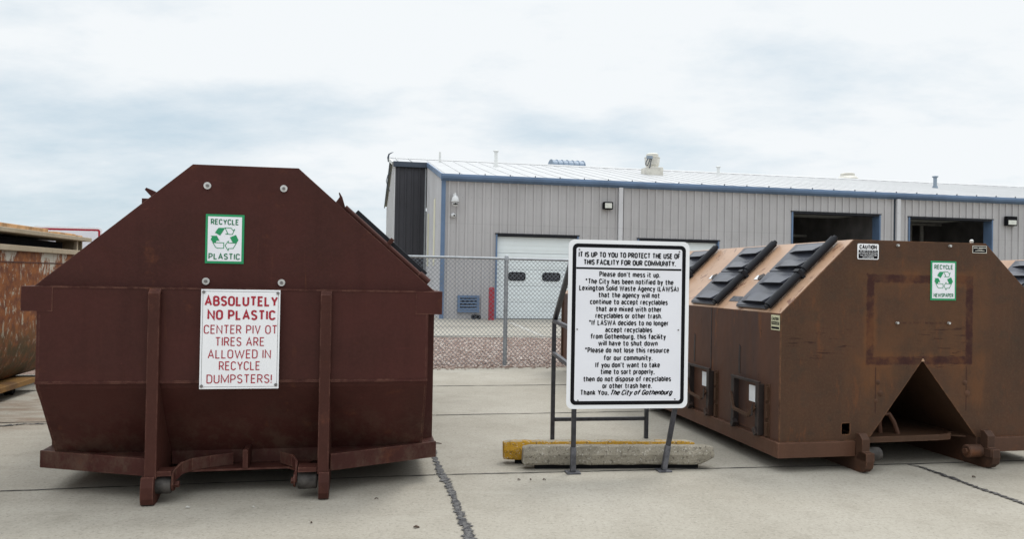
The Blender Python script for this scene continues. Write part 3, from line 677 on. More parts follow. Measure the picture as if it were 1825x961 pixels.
# openings: frames, reveals, doors
def opening(a, b, h, jd, door):
    o = MB().box(a-fr_-.03, b+fr_+.03, -.06, jd, h+fr_+.002, h+fr_+.035).build('door_frame', HEADTRIM, B)
    for q0, q1 in ((a-fr_, a), (b, b+fr_)): MB().box(q0, q1, -.05, jd, 0, h+fr_).build('jamb', BLUETRIM, o)
    MB().box(a+.001, b-.001, -.045, jd, h, h+fr_-.003).build('lintel', HEADTRIM, o)
    return o
for (a, b, h) in (D1, D2):
    opening(a, b, h, .30, True)
    pn = MB(); n = 5; hh = (h-.04)/n
    for i in range(n):
        z0 = .03+i*hh
        pn.box(a+.002, b-.002, .11, .16, z0, z0+hh-.010)
        for q in range(3): pn.box(a+.004, b-.004, .104, .11, z0+hh*(.17+.28*q), z0+hh*(.17+.28*q)+.1)
    d = pn.build('overhead_door', DOORWHITE, B, .004)
    MB().box(a+.01, b-.01, .08, .17, .0, .029).build('door_seal', DARK, d)
    xs = ((2.40, 3.03), (3.64, 4.31)) if a < 5 else ((a+.45, a+1.08), (a+1.75, a+2.4))
    for x0, x1 in xs:
        fr = MB().prism([rrect(x0, x1, 1.38, 1.69, .11), rrect(x0+.05, x1-.05, 1.43, 1.64, .08)], .078, .103, 'y').build('window', BLACKINK, d)
        MB().prism(rrect(x0+.05, x1-.05, 1.43, 1.64, .08), .090, .100, 'y').build('pane', GLASSDK, fr)
for (a, b, h) in (O3, O4):
    opening(a, b, h, .38, False)
# hall inside, seen through the two raised doors
hall = MB(); hall.box(11.2, 24.5, 9.0, 9.1, .02, 4.7); hall.box(11.1, 11.2, .5, 9, .02, 4.7); hall.box(24.5, 24.6, .5, 9, .02, 4.7); hall.box(11.1, 24.6, .45, 9.1, 4.7, 4.75)
hall.box(17.6, 17.75, .6, 9, .02, 4.69); hall.build('hall_interior', INTDARK, B)
for s in (20.9, 21.5, 22.0, 22.6): MB().tube([(s, 4.5, .05), (s, 4.5, 4.3)], .09, 10).build('interior_pipe', INTPIPE, B)
MB().box(18.4, 23.4, 4.2, 4.3, 4.2, 4.3).build('interior_beam', INTPIPE, B); MB().box(13.2, 17.4, 5.5, 5.56, 3.6, 3.7).build('interior_beam', INTPIPE, B)
for a, b, h in (O3, O4): MB().box(a+.1, b-.1, .7, 2.6, h+.1, h+.16).build('raised_door', INTPIPE, B)
# downspouts
for s in (6.47, 17.83):
    MB().box(s-.08, s+.08, -.15, -.04, .1, 4.83).build('downspout', WALLLIGHT, B, .01)
    MB().box(s-.12, s-.088, -.036, -.004, .1, 4.83).build('panel_joint', DKTRIM, B)
# louvre
lv = MB().prism([[(.59, .24), (1.36, .24), (1.36, .84), (.59, .84)], [(.68, .33), (1.27, .33), (1.27, .75), (.68, .75)]], -.10, -.034, 'y').build('louvre_vent', BLUETRIM, B, .004)
MB().box(.68, 1.27, -.05, -.036, .33, .75).build('backing', DARK, lv)
sl_ = MB()
for i in range(4):
    z0 = .345+i*.105; sl_.add([(.68, -.095, z0), (1.27, -.095, z0), (1.27, -.055, z0+.06), (.68, -.055, z0+.04), (.68, -.092, z0+.012), (1.27, -.092, z0+.012), (1.27, -.052, z0+.05), (.68, -.052, z0+.05)],
                         [(0, 1, 2, 3), (7, 6, 5, 4), (0, 4, 5, 1), (1, 5, 6, 2), (2, 6, 7, 3), (3, 7, 4, 0)])
sl_.build('blade', BLUETRIM, lv)
def onB(s, t, z): x, y = yawpt(BX, BY, BA, s, t); return (x, y, z)
# wall lights
def flood(s, z, wd, hg, label, lens_lo):
    o = empty('wall_light', onB(s, 0, z), BA, label, 'light', 'wall lights on the metal building')
    MB().box(-wd/2, wd/2, -.20, -.034, -hg/2, hg/2).build('housing', BLACKINK, o, .02)
    MB().box(-wd/2+.05, wd/2-.05, -.212, -.2, -hg/2+.04, lens_lo).build('lens', LAMPGLASS, o, .008)
flood(5.98, 4.15, .36, .27, 'small black floodlight with pale lens above the first white door', .09)
flood(22.93, 4.12, .48, .38, 'large black wall pack light at the right beside the second open doorway', .03)
o = empty('security_camera', onB(.43, 0, 4.14), BA, 'white pan and tilt dome camera hanging on the wall near the corner', 'camera', 'cameras on the metal building')
MB().box(-.06, .06, -.075, -.033, .06, .24).bar((0, -.06, .16), (0, -.22, .2), .05, .05).build('bracket', CAMWHITE, o, .008)
MB().lathe([(.028, .26), (.035, .17), (.075, .14), (.115, .08), (.13, .0), (.135, -.05), (.12, -.06)], (0, -.22, 0), 20).build('housing', CAMWHITE, o, smooth=40)
MB().lathe([(.085, -.0605), (.085, -.085), (.098, -.09), (.098, -.16), (.07, -.20), (.03, -.215)], (0, -.22, 0), 20).build('camera_head', CAMWHITE, o, smooth=40)
MB().lathe([(.035, -.335), (.035, -.30)], (.0, 0, -.135), 12, 'y').build('camera_lens', BLACKINK, o)
for a in (-.075, .04): MB().box(a, a+.035, -.325, -.29, -.16, -.115).build('infrared_lamp', BLACKINK, o)
o = empty('security_camera', onB(.39, 0, 3.62), BA, 'small white turret camera on the wall below the dome camera', 'camera', 'cameras on the metal building')
MB().lathe([(.085, -.034), (.085, -.07), (.075, -.13), (.045, -.165), (.01, -.175)], (0, 0, 0), 18, 'y').build('housing', CAMWHITE, o, smooth=40)
MB().lathe([(.03, -.19), (.03, -.165)], (.02, 0, -.01), 12, 'y').build('camera_lens', BLACKINK, o)
# bollard and the black bundle at the wall foot
MB_ = MB().lathe([(.1, .012), (.1, 1.07), (.092, 1.11), (.06, 1.14), (.02, 1.15)], (0, 0, 0), 20).build('bollard', REDPAINT, None, smooth=40)
MB_.location = onB(1.70, -.62, 0); tag(MB_, 'red steel bollard standing beside the first white door', 'bollard')
o = empty('rubber_wheel_chock', onB(1.23, -.28, .012), BA, 'black two-lobed rubber block on the ground under the blue louvre', 'rubber block')
MB().lathe([(.03, -.09), (.085, -.08), (.09, 0), (.085, .08), (.03, .09)], (-.09, 0, .088), 14, 'y').lathe([(.03, -.09), (.075, -.08), (.08, 0), (.075, .08), (.03, .09)], (.09, 0, .083), 14, 'y').box(-.1, .1, -.07, .07, .03, .16).build('rubber_block', DARK, o, .006)

# =================================================================== FENCE
F = empty('chain_link_fence', (FX, FY, 0), FA, 'galvanised chain link fence between the concrete yard and the gravel', 'fence')
F0, F1, FH = -4.6, 5.0, 1.83
for u in (-3.05, 0, 3.05):
    p = MB().lathe([(.036, -.02), (.036, FH-.03), (.028, FH-.025)], (u, 0, 0), 14).build('post', GALV, F, smooth=40)
    MB().lathe([(.042, FH-.055), (.042, FH-.02), (.03, FH+.03), (.008, FH+.045)], (u, 0, 0), 14).build('post_cap', GALV, p, smooth=40)
    MB().tube([(u-.03, -.03, .62), (u, -.042, .62), (u+.03, -.03, .62)], .006, 6).build('tie_wire', GALV, p)
MB().tube([(F0, 0, FH-.02), (F1, 0, FH-.02)], .022, 12).build('top_rail', GALV, F, smooth=40)
ch = MB(); pitch = .073; H0, H1 = .02, FH-.045; r = .0030
for sgn in (1, -1):
    n = int((F1-F0+H1)/pitch)+2
    for i in range(n):
        # u = c + sgn*(z-H0)
        c_ = F0+i*pitch-(H1-H0 if sgn > 0 else 0); a, b = H0, H1
        u0, u1 = c_+sgn*0, c_+sgn*(H1-H0)
        if sgn < 0: u0, u1 = c_, c_-(H1-H0)
        # clip to the fence length
        za, zb = H0, H1
        def zof(u): return H0+sgn*(u-c_)
        lo, hi = min(u0, u1), max(u0, u1)
        if hi <= F0 or lo >= F1: continue
        ua, ub = max(lo, F0), min(hi, F1)
        p = (ua, sgn*.003-.03, zof(ua)); q = (ub, sgn*.003-.03, zof(ub))
        ch.tube([p, q], r, 4, False)
ch.build('wire_mesh', GALVW, F)

# =================================================================== LID UNIT (shared by the dumpsters)
def lid_pair(parent, T, v0, v1, bands, hinge_mat, name='lid', tube_r=.034, label=None, tn=.042, hz=.078):
    """black ribbed flaps on a slope. T(s, v, n) -> dumpster frame. bands: list of (s0, s1) of each flap"""
    for i_, (s0, s1) in enumerate(bands):
        if i_+1 < len(bands): s1 = bands[i_+1][0]-.012
        m = MB(); m.T = T
        va = v0+.055
        m.box(s0, s1, va, v1, .012, .030)
        m.box(s0-.012, s0+.02, va, v1-.005, .006, .024)
        L_ = s1-s0
        for h0 in (s0+.04, s0+.04+L_*.54):
            h1 = h0+L_*.29; e0, e1 = va+.02, v1-.035; q0, q1 = va+.05, v1-.22
            # wedge: tall open edge downslope, fading upslope and towards the far edge
            m.add([(h0, e0, .030), (h0, e1, .030), (h0-.03, q1, hz), (h0-.03, e0, hz), (h1, e0, .030), (h1, e1-.03, .030), (h1-.004, q1+.06, .035), (h1-.004, e0, .035)],
                  [(0, 3, 2, 1), (3, 7, 6, 2), (7, 4, 5, 6), (2, 6, 5, 1), (0, 4, 7, 3), (0, 1, 5, 4)])
        o = m.build(name, BLACKPLASTIC, parent, .0025)
        if label: o['label'] = label
        s1 = bands[i_][1]
        t = MB(); t.T = T
        t.tube([(s0+.0, v0, tn), (s1+.02, v0, tn)], tube_r, 14)
        t.tube([(s0-.02, v0, tn), (s0+.0, v0, tn)], tube_r*.6, 10); t.tube([(s1+.02, v0, tn), (s1+.045, v0, tn)], tube_r*.62, 10)
        t.build('hinge', hinge_mat, o, smooth=40)
    t = MB(); t.T = T
    t.tube([(bands[0][1], v0, tn-.008), (bands[-1][0], v0, tn-.008)], .026, 10)
    t.box(bands[0][1]+.02, bands[0][1]+.05, v0-.035, v0+.035, 0, .085)
    t.build('hinge_bracket', hinge_mat, parent)

# =================================================================== LEFT DUMPSTER (maroon)
LX, LY, LA = -1.7672, 4.9892, .1897
D = empty('recycling_dumpster', (LX, LY, 0), LA, 'large maroon roll-off recycling dumpster with peaked end and green RECYCLE PLASTIC sign', 'dumpster', 'recycling dumpsters')
HW, LEN = 1.316, 5.0
MB().prism([(-1.265, 1.392), (1.268, 1.392), (.337, 2.21), (-.335, 2.207)], .068, .080, 'y').build('end_panel', MAROON, D, .002)
hood = MB(); hood.prism([[(-1.262, 1.380), (1.262, 1.380), (.330, 2.196), (-.330, 2.196)], [(-1.22, 1.395), (1.22, 1.395), (.32, 2.18), (-.32, 2.18)]], .081, LEN, 'y'); hood.prism([(-1.22, 1.396), (1.22, 1.396), (.32, 2.179), (-.32, 2.179)], LEN-.05, LEN-.02); hood.build('hood', MAROON, D)
rim = MB(); rim.box(-HW, -1.135, .0075, .11, 1.234, 1.392); rim.box(1.135, HW, .0075, .11, 1.234, 1.392); rim.box(-1.13, 1.13, .014, .11, 1.30, 1.389); rim.box(-HW, -HW+.10, .108, LEN, 1.234, 1.392); rim.box(HW-.10, HW, .108, LEN, 1.234, 1.392); rim.box(-HW+.1, HW-.1, LEN-.1, LEN-.001, 1.234, 1.391)
rim.box(-1.134, 1.134, .006, .012, 1.384, 1.394)
rim.build('rim', MAROON, D)
body = MB()
body.add([(-1.225, .010, 1.386), (1.222, .010, 1.386), (1.222, .010, .788), (-1.225, .010, .788), (-1.225, .03, .742), (1.222, .03, .742), (1.218, .36, .262), (-1.208, .36, .262)],
         [(0, 1, 2, 3), (3, 2, 5, 4), (4, 5, 6, 7)])
body.box(-1.226, 1.223, .003, .009, .776, .79)
for sg in (-1, 1):
    x = 1.222*sg; body.prism([(.012, 1.234), (LEN-.05, 1.234), (LEN-.05, .26), (.36, .26), (.031, .742), (.012, .788)], x-.012*sg, x, 'x')
body.box(-1.21, 1.21, .365, LEN-.05, .25, .262); body.box(-1.21, 1.21, LEN-.05, LEN-.04, .26, 1.234)
body.build('body', MAROON, D)
posts = []
for sg, a, b in ((-1, -.566, -.494), (1, .504, .576)):
    p = MB(); p.prism([(-.034, .17), (-.034, 1.36), (-.004, 1.384), (.008, 1.384), (.010, 1.2), (.010, .78), (.25, .40), (.36, .27), (.36, .17)], a, b, 'x')
    p.build('front_post', MAROON_WORN, D, .006)
    ft = MB(); x0, x1 = (a-.016, a+.062) if sg < 0 else (b-.062, b+.004)
    ft.prism([(-.045, .185), (-.058, .12), (-.058, .05), (-.045, .012), (-.02, 0), (.05, 0), (.12, .02), (.34, .09), (.34, .169), (.0, .185)], x0, x1, 'x'); ft.build('skid_foot', MAROON_WORN, D, .006)
    ru = MB(); ru.box(x0+.01, x1-.01, .341, LEN-.1, .06, .168); ru.build('runner', MAROON, D)
# side posts and floor frame
for sg in (-1, 1):
    for v in (.52, 1.5, 2.5, 3.5, 4.5): MB().box(min(1.223*sg, 1.308*sg), max(1.223*sg, 1.308*sg), v, v+.09, .282, 1.233).build('side_stiffener', MAROON, D, .004)
    fr = MB(); fr.box(min(1.20*sg, 1.318*sg), max(1.20*sg, 1.318*sg), .40, LEN, .166, .281); fr.build('floor_rail', MAROON, D, .005)
    c_ = MB(); c_.bar((1.319*sg, .405, .2235), (.575*sg, .085, .2235), .05, .115); c_.build('front_rail', MAROON, D, .005)
    c_ = MB(); c_.prism([(1.29*sg, .43), (.575*sg, .13), (.575*sg, .43)], .255, .262, 'z'); c_.build('gusset', MAROON, D)
# pocket between the posts: floor plate, back plate, fin, guide vanes
MB().prism([(-.40, .10), (-.33, .17), (.30, .19), (.37, .09), (.45, .36), (-.45, .36)], .160, .172, 'z').build('pocket_plate', MAROON_WORN, D)
MB().box(-.49, .50, .362, .374, .173, .285).build('pocket_back', MAROON, D)
MB().box(.0, .035, .17, .36, .173, .30).build('centre_fin', MAROON_WORN, D, .006)
g = MB(); g.strip([(-.40, -.02, .12), (-.395, .03, .14), (-.37, .09, .165), (-.32, .16, .173), (-.22, .23, .173), (-.08, .30, .173)], .08, .014); g.build('guide_vane', MAROON, D, .003)
g = MB(); g.strip([(.365, .0, .11), (.362, .08, .16), (.33, .16, .18), (.24, .27, .18)], .08, .014); g.build('guide_vane', MAROON, D, .003)
for u0, u1, ui, sg in ((-.520, -.412, -.398, 1), (.378, .500, .362, -1)):
    ro = MB().lathe([(.052, u0), (.058, u0+.008), (.058, u1-.008), (.052, u1)], (0, .035, .118), 24, 'x').build('roller', STEEL, D, smooth=40)
    MB().lathe([(.022, min(ui, ui+.03*sg)), (.022, max(ui, ui+.03*sg))], (0, .035, .118), 6, 'x').lathe([(.05, ui-.012), (.05, ui)], (0, .035, .125), 14, 'x').build('axle_bolt', MAROON_WORN, ro)
    MB().bar((.5*(u0+u1)-.06, .035, .20), (.5*(u0+u1)+.06, .035, .20), .12, .03).build('roller_bracket', MAROON_WORN, ro)
for i in range(12): MB().box(-1.05, 1.05, .60+i*.37, .68+i*.37, .09, .2495).build('floor_crossmember', MAROON, D)
# flaps on both slopes
sl_len = math.hypot(.93, .818); eu, ez = -.93/sl_len, .818/sl_len
def TR_(s, v, n): return (1.265+eu*s+ez*n, v, 1.392+ez*s-eu*n)
def TL_(s, v, n): return (-1.265-eu*s-ez*n, v, 1.392+ez*s-eu*n)
for T in (TR_, TL_):
    for v in (.26, 1.25, 2.25, 3.25):
        if T is TL_ and v < 1: continue
        lid_pair(D, T, v, v+.62, [(.10, .42), (.46, .77)], MAROON_WORN, tube_r=.018, tn=.026, hz=.06)
for v in (.24,):
    m = MB(); m.T = TR_; m.tube([(.10, v, .022), (.85, v, .022)], .021, 12); m.tube([(.06, v, .024), (.15, v, .024)], .028, 12); m.build('hinge_pipe', MAROON_WORN, D, smooth=40)
    m = MB(); m.T = TR_; m.box(.11, .775, v+.05, v+.065, .036, .076); m.build('flap_edge', HINGE, D, .004)
m = MB(); m.prism([(.565, 1.99), (.66, 1.90), (.640, 1.985), (.622, 2.045), (.602, 2.078), (.596, 2.074), (.603, 2.045)], .262, .274); m.build('lifting_lug', MAROON_WORN, D)
m = MB(); m.prism([(-.685, 2.05), (-.675, 2.064), (-.60, 2.03), (-.585, 2.0), (-.63, 1.99)], .285, .42); m.box(-.70, -.66, .28, .40, 1.955, 1.99); m.build('flap_latch', MAROON, D)
# studs on the end panel
for u, z in ((-.240, 2.068), (.244, 2.068), (-.237, 1.438), (.242, 1.436)):
    s_ = MB().lathe([(.0235, .055), (.0225, .0595), (.0235, .067)], (u, 0, z), 18, 'y').build('washer', BOLT, D, smooth=40)
    MB().lathe([(.010, .045), (.011, .055)], (u, 0, z), 6, 'y').build('bolt_head', BOLTC, s_)
recycle_sign(D, -.125, 1.719, .066, 'PLASTIC', .041, .099)
# the white notice
nb = MB().box(-.244, .247, -.043, -.038, .743, 1.388).build('notice_board', SIGNALU, D, .001, label='white notice board with red capitals beginning ABSOLUTELY NO PLASTIC')
m = MB(); ribbon(m, [(-.232, .757), (.235, .757), (.235, 1.375), (-.232, 1.375)], .002, -.0437); m.build('border_line', WORNSTEEL, nb)
t = MB(); y = -.0446
text(t, 'ABSOLUTELY', -.222, .233, 1.280, .066, y, .185)
text(t, 'NO PLASTIC', -.203, .22, 1.190, .066, y, .185)
t.build('heading', REDINK, nb); t = MB()
for b_, a0, a1, zb in (('CENTER PIV OT', -.223, .232, 1.100), ('TIRES ARE', -.152, .153, 1.021), ('ALLOWED IN', -.196, .195, .940), ('RECYCLE', -.126, .129, .864), ('DUMPSTERS!', -.2, .204, .779)):
    text(t, b_, a0, a1, zb, .058, y, .115)
t.build('lettering', REDINK, nb)
for u, z in ((-.228, 1.370), (.232, 1.368), (-.230, .762), (.230, .768)):
    MB().lathe([(.010, -.049), (.010, -.0435)], (u, 0, z), 12, 'y').build('screw', BOLTC, nb)

# =================================================================== RIGHT DUMPSTER (brown)
RX, RY, RA = 3.3538, 6.2434, .1975
W2, ZC, HT, ZT, ZB, RL = 1.2515, 1.2508, .617, 1.853, .234, 6.5
# front wall paint: an old sign's outline, scuffs and rust runs
k = Mat('brown_front_paint', .58, 0, .13)
x, _, z = k.co()
base = k.mix(k.step(k.noise(1.2, 6, .62, off=(2, 0, 5)), .32, .68), (.083, .0405, .0245), (.059, .033, .0215))
base = k.mix(k.math('MULTIPLY', k.step(k.noise(4, 5, .6, (1.4, 1.4, .2)), .45, .7), .45), base, (.105, .050, .026))
base = k.mix(k.math('MULTIPLY', k.step(k.noise(55, 3, .7), .4, .7), .2), base, (.13, .085, .05))
base = k.mix(k.math('MULTIPLY', k.step(k.noise(6, 7, .72, off=(1, 6, 2)), .5, .66), .5), base, (.052, .036, .026))
base = k.mix(k.math('MULTIPLY', k.step(k.noise(7, 6, .7, (1.3, 1.3, .35), (6, 6, 6)), .56, .66), .6), base, (.128, .052, .024))
base = k.mix(k.math('MULTIPLY', k.step(k.noise(14, 6, .75, off=(5, 2, 1)), .64, .70), .6), base, (.025, .014, .011))
nj = k.math('MULTIPLY', k.math('SUBTRACT', k.noise(16, 6, .75), .5), .055)
def sdbox(cx0, cz0, hw, hh):
    return k.math('MAXIMUM', k.math('SUBTRACT', k.math('ABSOLUTE', k.math('SUBTRACT', x, cx0)), hw), k.math('SUBTRACT', k.math('ABSOLUTE', k.math('SUBTRACT', z, cz0)), hh))
d = k.math('ADD', k.math('ABSOLUTE', k.math('ADD', sdbox(.003, 1.21, .458, .328), -.006)), nj)
band = k.step(d, .040, .026)
gl = k.step(sdbox(.0, 1.16, .62, .45), .12, -.05)
base = k.mix(k.math('MULTIPLY', gl, k.math('MULTIPLY', k.step(k.noise(2.1, 6, .66), .38, .64), .48)), base, (.130, .059, .027))
lo = k.math('MAXIMUM', k.step(sdbox(-.42, .74, .13, .16), .12, -.04), k.step(sdbox(.50, .72, .12, .17), .12, -.04))
base = k.mix(k.math('MULTIPLY', lo, k.math('MULTIPLY', k.step(k.noise(5, 6, .7, (1.2, 1.2, .5), (2, 2, 8)), .36, .6), .55)), base, (.140, .060, .025))
base = k.mix(k.math('MULTIPLY', band, k.math('ADD', .38, k.math('MULTIPLY', k.step(k.noise(5, 6, .7, off=(8, 1, 3)), .38, .55), .48))), base, (.036, .012, .0125))
halo = k.math('MULTIPLY', k.step(d, .085, .036), k.step(k.noise(3.5, 5), .45, .62))
base = k.mix(k.math('MULTIPLY', halo, .6), base, (.15, .062, .025))
# scuffs: short horizontal scrapes
sc = k.step(k.noise(7, 6, .72, (.55, 1, 6.5), (3, 0, 1)), .555, .60)
reg = k.math('MAXIMUM', k.step(sdbox(-.92, 1.0, .26, .10), .06, -.03), k.step(sdbox(.20, .98, .22, .16), .05, -.02))
base = k.mix(k.math('MULTIPLY', k.math('MULTIPLY', sc, reg), .75), base, (.030, .012, .010))
ln = k.math('MULTIPLY', k.step(k.math('ABSOLUTE', k.math('ADD', k.math('SUBTRACT', z, 1.183), k.math('MULTIPLY', nj, .25))), .012, .005), k.step(k.math('ABSOLUTE', k.math('SUBTRACT', x, .02)), .25, .22))
base = k.mix(k.math('MULTIPLY', ln, k.math('MULTIPLY', k.step(k.noise(22, 4, .7, (1, 1, .2)), .42, .6), .65)), base, (.045, .018, .014))
vl = k.math('MULTIPLY', k.step(k.math('ABSOLUTE', k.math('ADD', k.math('ABSOLUTE', k.math('SUBTRACT', x, .02)), k.math('ADD', -.425, k.math('MULTIPLY', nj, .2)))), .008, .003), k.step(k.math('ABSOLUTE', k.math('SUBTRACT', z, .64)), .2, .17))
base = k.mix(k.math('MULTIPLY', vl, .75), base, (.04, .017, .013))
base = k.mix(k.math('MULTIPLY', k.edge(.014), k.math('MULTIPLY', k.step(k.noise(11, 6, .75), .38, .6), .8)), base, (.25, .12, .06))
k.color(base); k.bump(k.math('ADD', k.noise(2.6, 3), k.math('MULTIPLY', k.noise(50, 3), .06)), .55, .02); RFRONT = k.m
SKID = paint_metal('rusty_skid_steel', (.066, .034, .022), (.048, .027, .019), (.14, .055, .025), .08, .4, .6, .8, .15)
DENT = plain('dented_brown_paint', (.082, .040, .024), .55, 0, .3, 14, .15)
CHUTE = paint_metal('dark_rusted_steel', (.030, .022, .020), (.022, .018, .018), (.07, .03, .016), .06, .4, .5, .6)
k = Mat('brown_side_paint', .52, 0, .16)
base = k.mix(k.step(k.noise(1.1, 6, .62, (1, 1, .5)), .32, .68), (.104, .049, .031), (.066, .037, .028))
base = k.mix(k.math('MULTIPLY', k.step(k.noise(3.4, 5, .6, (1.4, 1.4, .14), (1, 1, 1)), .48, .7), .55), base, (.05, .036, .036))
base = k.mix(k.math('MULTIPLY', k.step(k.noise(5, 6, .7, (1, 1, .3), (4, 1, 2)), .60, .68), .7), base, (.155, .060, .025))
base = k.mix(k.math('MULTIPLY', k.step(k.noise(14, 6, .75, (1, 1, .5), (5, 2, 1)), .64, .69), .6), base, (.022, .012, .010))
base = k.mix(k.math('MULTIPLY', k.edge(.014), k.math('MULTIPLY', k.step(k.noise(11, 6, .75), .38, .6), .8)), base, (.25, .12, .06))
k.color(base); k.bump(k.noise(2.2, 3), .55, .02); RSIDE = k.m
RUSTRAIL = paint_metal('brown_rail_paint', (.092, .043, .026), (.070, .035, .022), (.14, .055, .025), .05, .4, .55, .8, .22)

def brown_dumpster(label, detailed=True):
    d = empty('recycling_dumpster', (RX, RY, 0), RA, label, 'dumpster', 'recycling dumpsters')
    out_ = [(-W2, ZB), (-.6, ZB), (-.447, .262), (.027, .876), (.545, .236), (.60, ZB), (W2, ZB), (W2, ZC), (HT, ZT), (-HT, ZT), (-W2, ZC)]
    hole = [rrect(-.706, -.631, .285, .375, .012, 3)]
    MB().prism([out_]+hole, 0, .012, 'y').build('front_wall', RFRONT, d)
    MB().box(-.76, -.58, .16, .2, .2405, .46).build('slot_pocket', BLACKINK, d)
    MB().box(-W2, -W2+.008, .0125, RL, ZB+.001, ZC-.001).build('side_wall', RSIDE, d); MB().box(W2-.008, W2, .0125, RL, ZB+.001, ZC-.001).build('side_wall', RSIDE, d)
    rs = MB()
    q = .008
    rs.add([(-W2, .0125, ZC), (-HT, .0125, ZT), (-HT, RL, ZT), (-W2, RL, ZC), (-W2+q, .0125, ZC-q), (-HT+q, .0125, ZT-q), (-HT+q, RL, ZT-q), (-W2+q, RL, ZC-q)], [(0, 3, 2, 1), (4, 5, 6, 7), (0, 1, 5, 4), (2, 3, 7, 6)])
    rs.add([(W2, .0125, ZC), (HT, .0125, ZT), (HT, RL, ZT), (W2, RL, ZC), (W2-q, .0125, ZC-q), (HT-q, .0125, ZT-q), (HT-q, RL, ZT-q), (W2-q, RL, ZC-q)], [(0, 1, 2, 3), (4, 7, 6, 5), (0, 4, 5, 1), (2, 6, 7, 3)])
    rs.add([(-HT, .0125, ZT), (HT, .0125, ZT), (HT, RL, ZT), (-HT, RL, ZT)], [(0, 1, 2, 3)])
    rs.build('roof', TANROOF, d, label='sun-bleached tan sloping roof with rust scrapes')
    MB().prism([(-W2, ZB), (W2, ZB), (W2, ZC), (HT, ZT), (-HT, ZT), (-W2, ZC)], RL+.001, RL+.012).build('rear_wall', RSIDE, d)
    for a, b in ((-W2-.02, -W2+.06), (W2-.06, W2+.02)): MB().box(a, b, RL+.013, RL+.07, .2, ZC).build('rear_post', BROWN, d)
    MB().prism([(-W2+.01, .02), (-.56, .02), (-.56, 1.05), (.62, 1.05), (.62, .02), (W2-.01, .02), (W2-.01, RL), (-W2+.01, RL)], ZB-.03, ZB-.001, 'z').build('floor', BROWN, d)
    for a, b in ((-W2-.032, -.602), (.632, W2+.032)): MB().box(a, b, -.034, -.001, .117, .236).build('front_rail', RUSTRAIL, d, .004)
    for sg in (-1, 1):
        a, b = sorted(((W2+.001)*sg, (W2+.032)*sg)); MB().box(a, b, 0, RL, .117, .238).build('side_rail', RUSTRAIL, d, .004)
    # V-shaped hook recess
    A_, Bl, Br, Bk = (.027, .013, .872), (-.447, .013, .25), (.545, .013, .235), (.12, 1.0, .60)
    Kl, Kr = (-.40, 1.0, .24), (.54, 1.0, .24)
    hk = MB(); hk.add([A_, Bl, Kl, Bk], [(0, 1, 2, 3)]); hk.add([A_, Bk, Kr, Br], [(0, 1, 2, 3)]); hk.add([Bk, Kl, Kr], [(0, 1, 2)]); hk.build('hook_recess', BROWN, d)
    cb = MB(); cb.strip([(-.47, .03, .208), (.22, .035, .212), (.33, .05, .214), (.40, .12, .216)], .045, .02); cb.prism([(-.47, .03), (.22, .04), (.38, .12), (.5, .06), (.56, .98), (-.46, .98)], .226, .236, 'z'); cb.build('cross_plate', BROWN, d)
    MB().tube([(-.16, .26, .236), (-.18, .25, .33), (-.16, .24, .40), (-.10, .23, .40), (-.06, .22, .33), (-.03, .21, .236)], .02, 8).build('hook_loop', RUSTRAIL, d, smooth=40)
    for sg, a, b in ((-1, -.602, -.535), (1, .552, .622)):
        s_ = MB(); s_.prism([(-.075, .305), (-.115, .265), (-.115, .17), (-.165, .165), (-.17, .10), (-.16, .05), (-.12, .012), (-.06, 0), (.25, 0), (RL-.2, 0), (RL-.2, .2335), (.002, .2335), (.002, .116), (-.0365, .116), (-.0365, .305)], a, b, 'x')
        s_.build('skid', SKID, d, .003)
        MB().box(a-.012 if sg > 0 else a+.0, b+.0 if sg > 0 else b+.012, -.16, -.0361, .10, .165).build('skid_block', SKID, d, .004)
    for u0, u1, ub in ((-.525, -.40, -.39), (.405, .54, .39)):
        ro = MB().lathe([(.045, u0), (.053, u0+.008), (.053, u1-.008), (.045, u1)], (0, -.05, .135), 24, 'x').build('roller', STEEL if u0 < 0 else SKID, d, smooth=40)
        MB().lathe([(.024, min(ub, u0 if u0 > 0 else u1)), (.024, max(ub, u0 if u0 > 0 else u1))], (0, -.05, .135), 6, 'x').build('axle_bolt', RUSTRAIL, ro)
    # flaps
    e_ = math.hypot(W2-HT, ZT-ZC); cu_, cz_ = (W2-HT)/e_, (ZT-ZC)/e_
    def Tl(s, v, n): return (-W2+cu_*s-cz_*n, v, ZC+cz_*s+cu_*n)
    def Tr(s, v, n): return (W2-cu_*s+cz_*n, v, ZC+cz_*s+cu_*n)
    for T, top in ((Tl, .828), (Tr, .74)):
        for v in (.195, 1.125, 2.33, 3.5, 4.65): lid_pair(d, T, v, v+.55, [(.035, .385), (.47, top)], HINGE)
    if not detailed: return d
    # torn paper and a faded sticker between the flaps
    m = MB(); m.T = Tl
    for v in (.80, 1.72):
        m = MB(); m.T = Tl; m.box(.385, .44, v, v+.13, .002, .006); m.build('torn_sticker', PAPER, d)
    m = MB(); m.T = Tl
    for v in (.77, 1.69):
        m = MB(); m.T = Tl; m.prism([(.36, v), (.40, v-.03), (.44, v+.02), (.41, v+.07), (.37, v+.05)], .0065, .03, 'z'); m.build('flap_latch', CHUTE, d)
    m = MB(); m.T = Tl; m.box(.095, .16, .82, 1.0, .002, .004); m.build('faded_sticker', WORNSTEEL, d)
    # chute doors in the side wall
    X = -W2
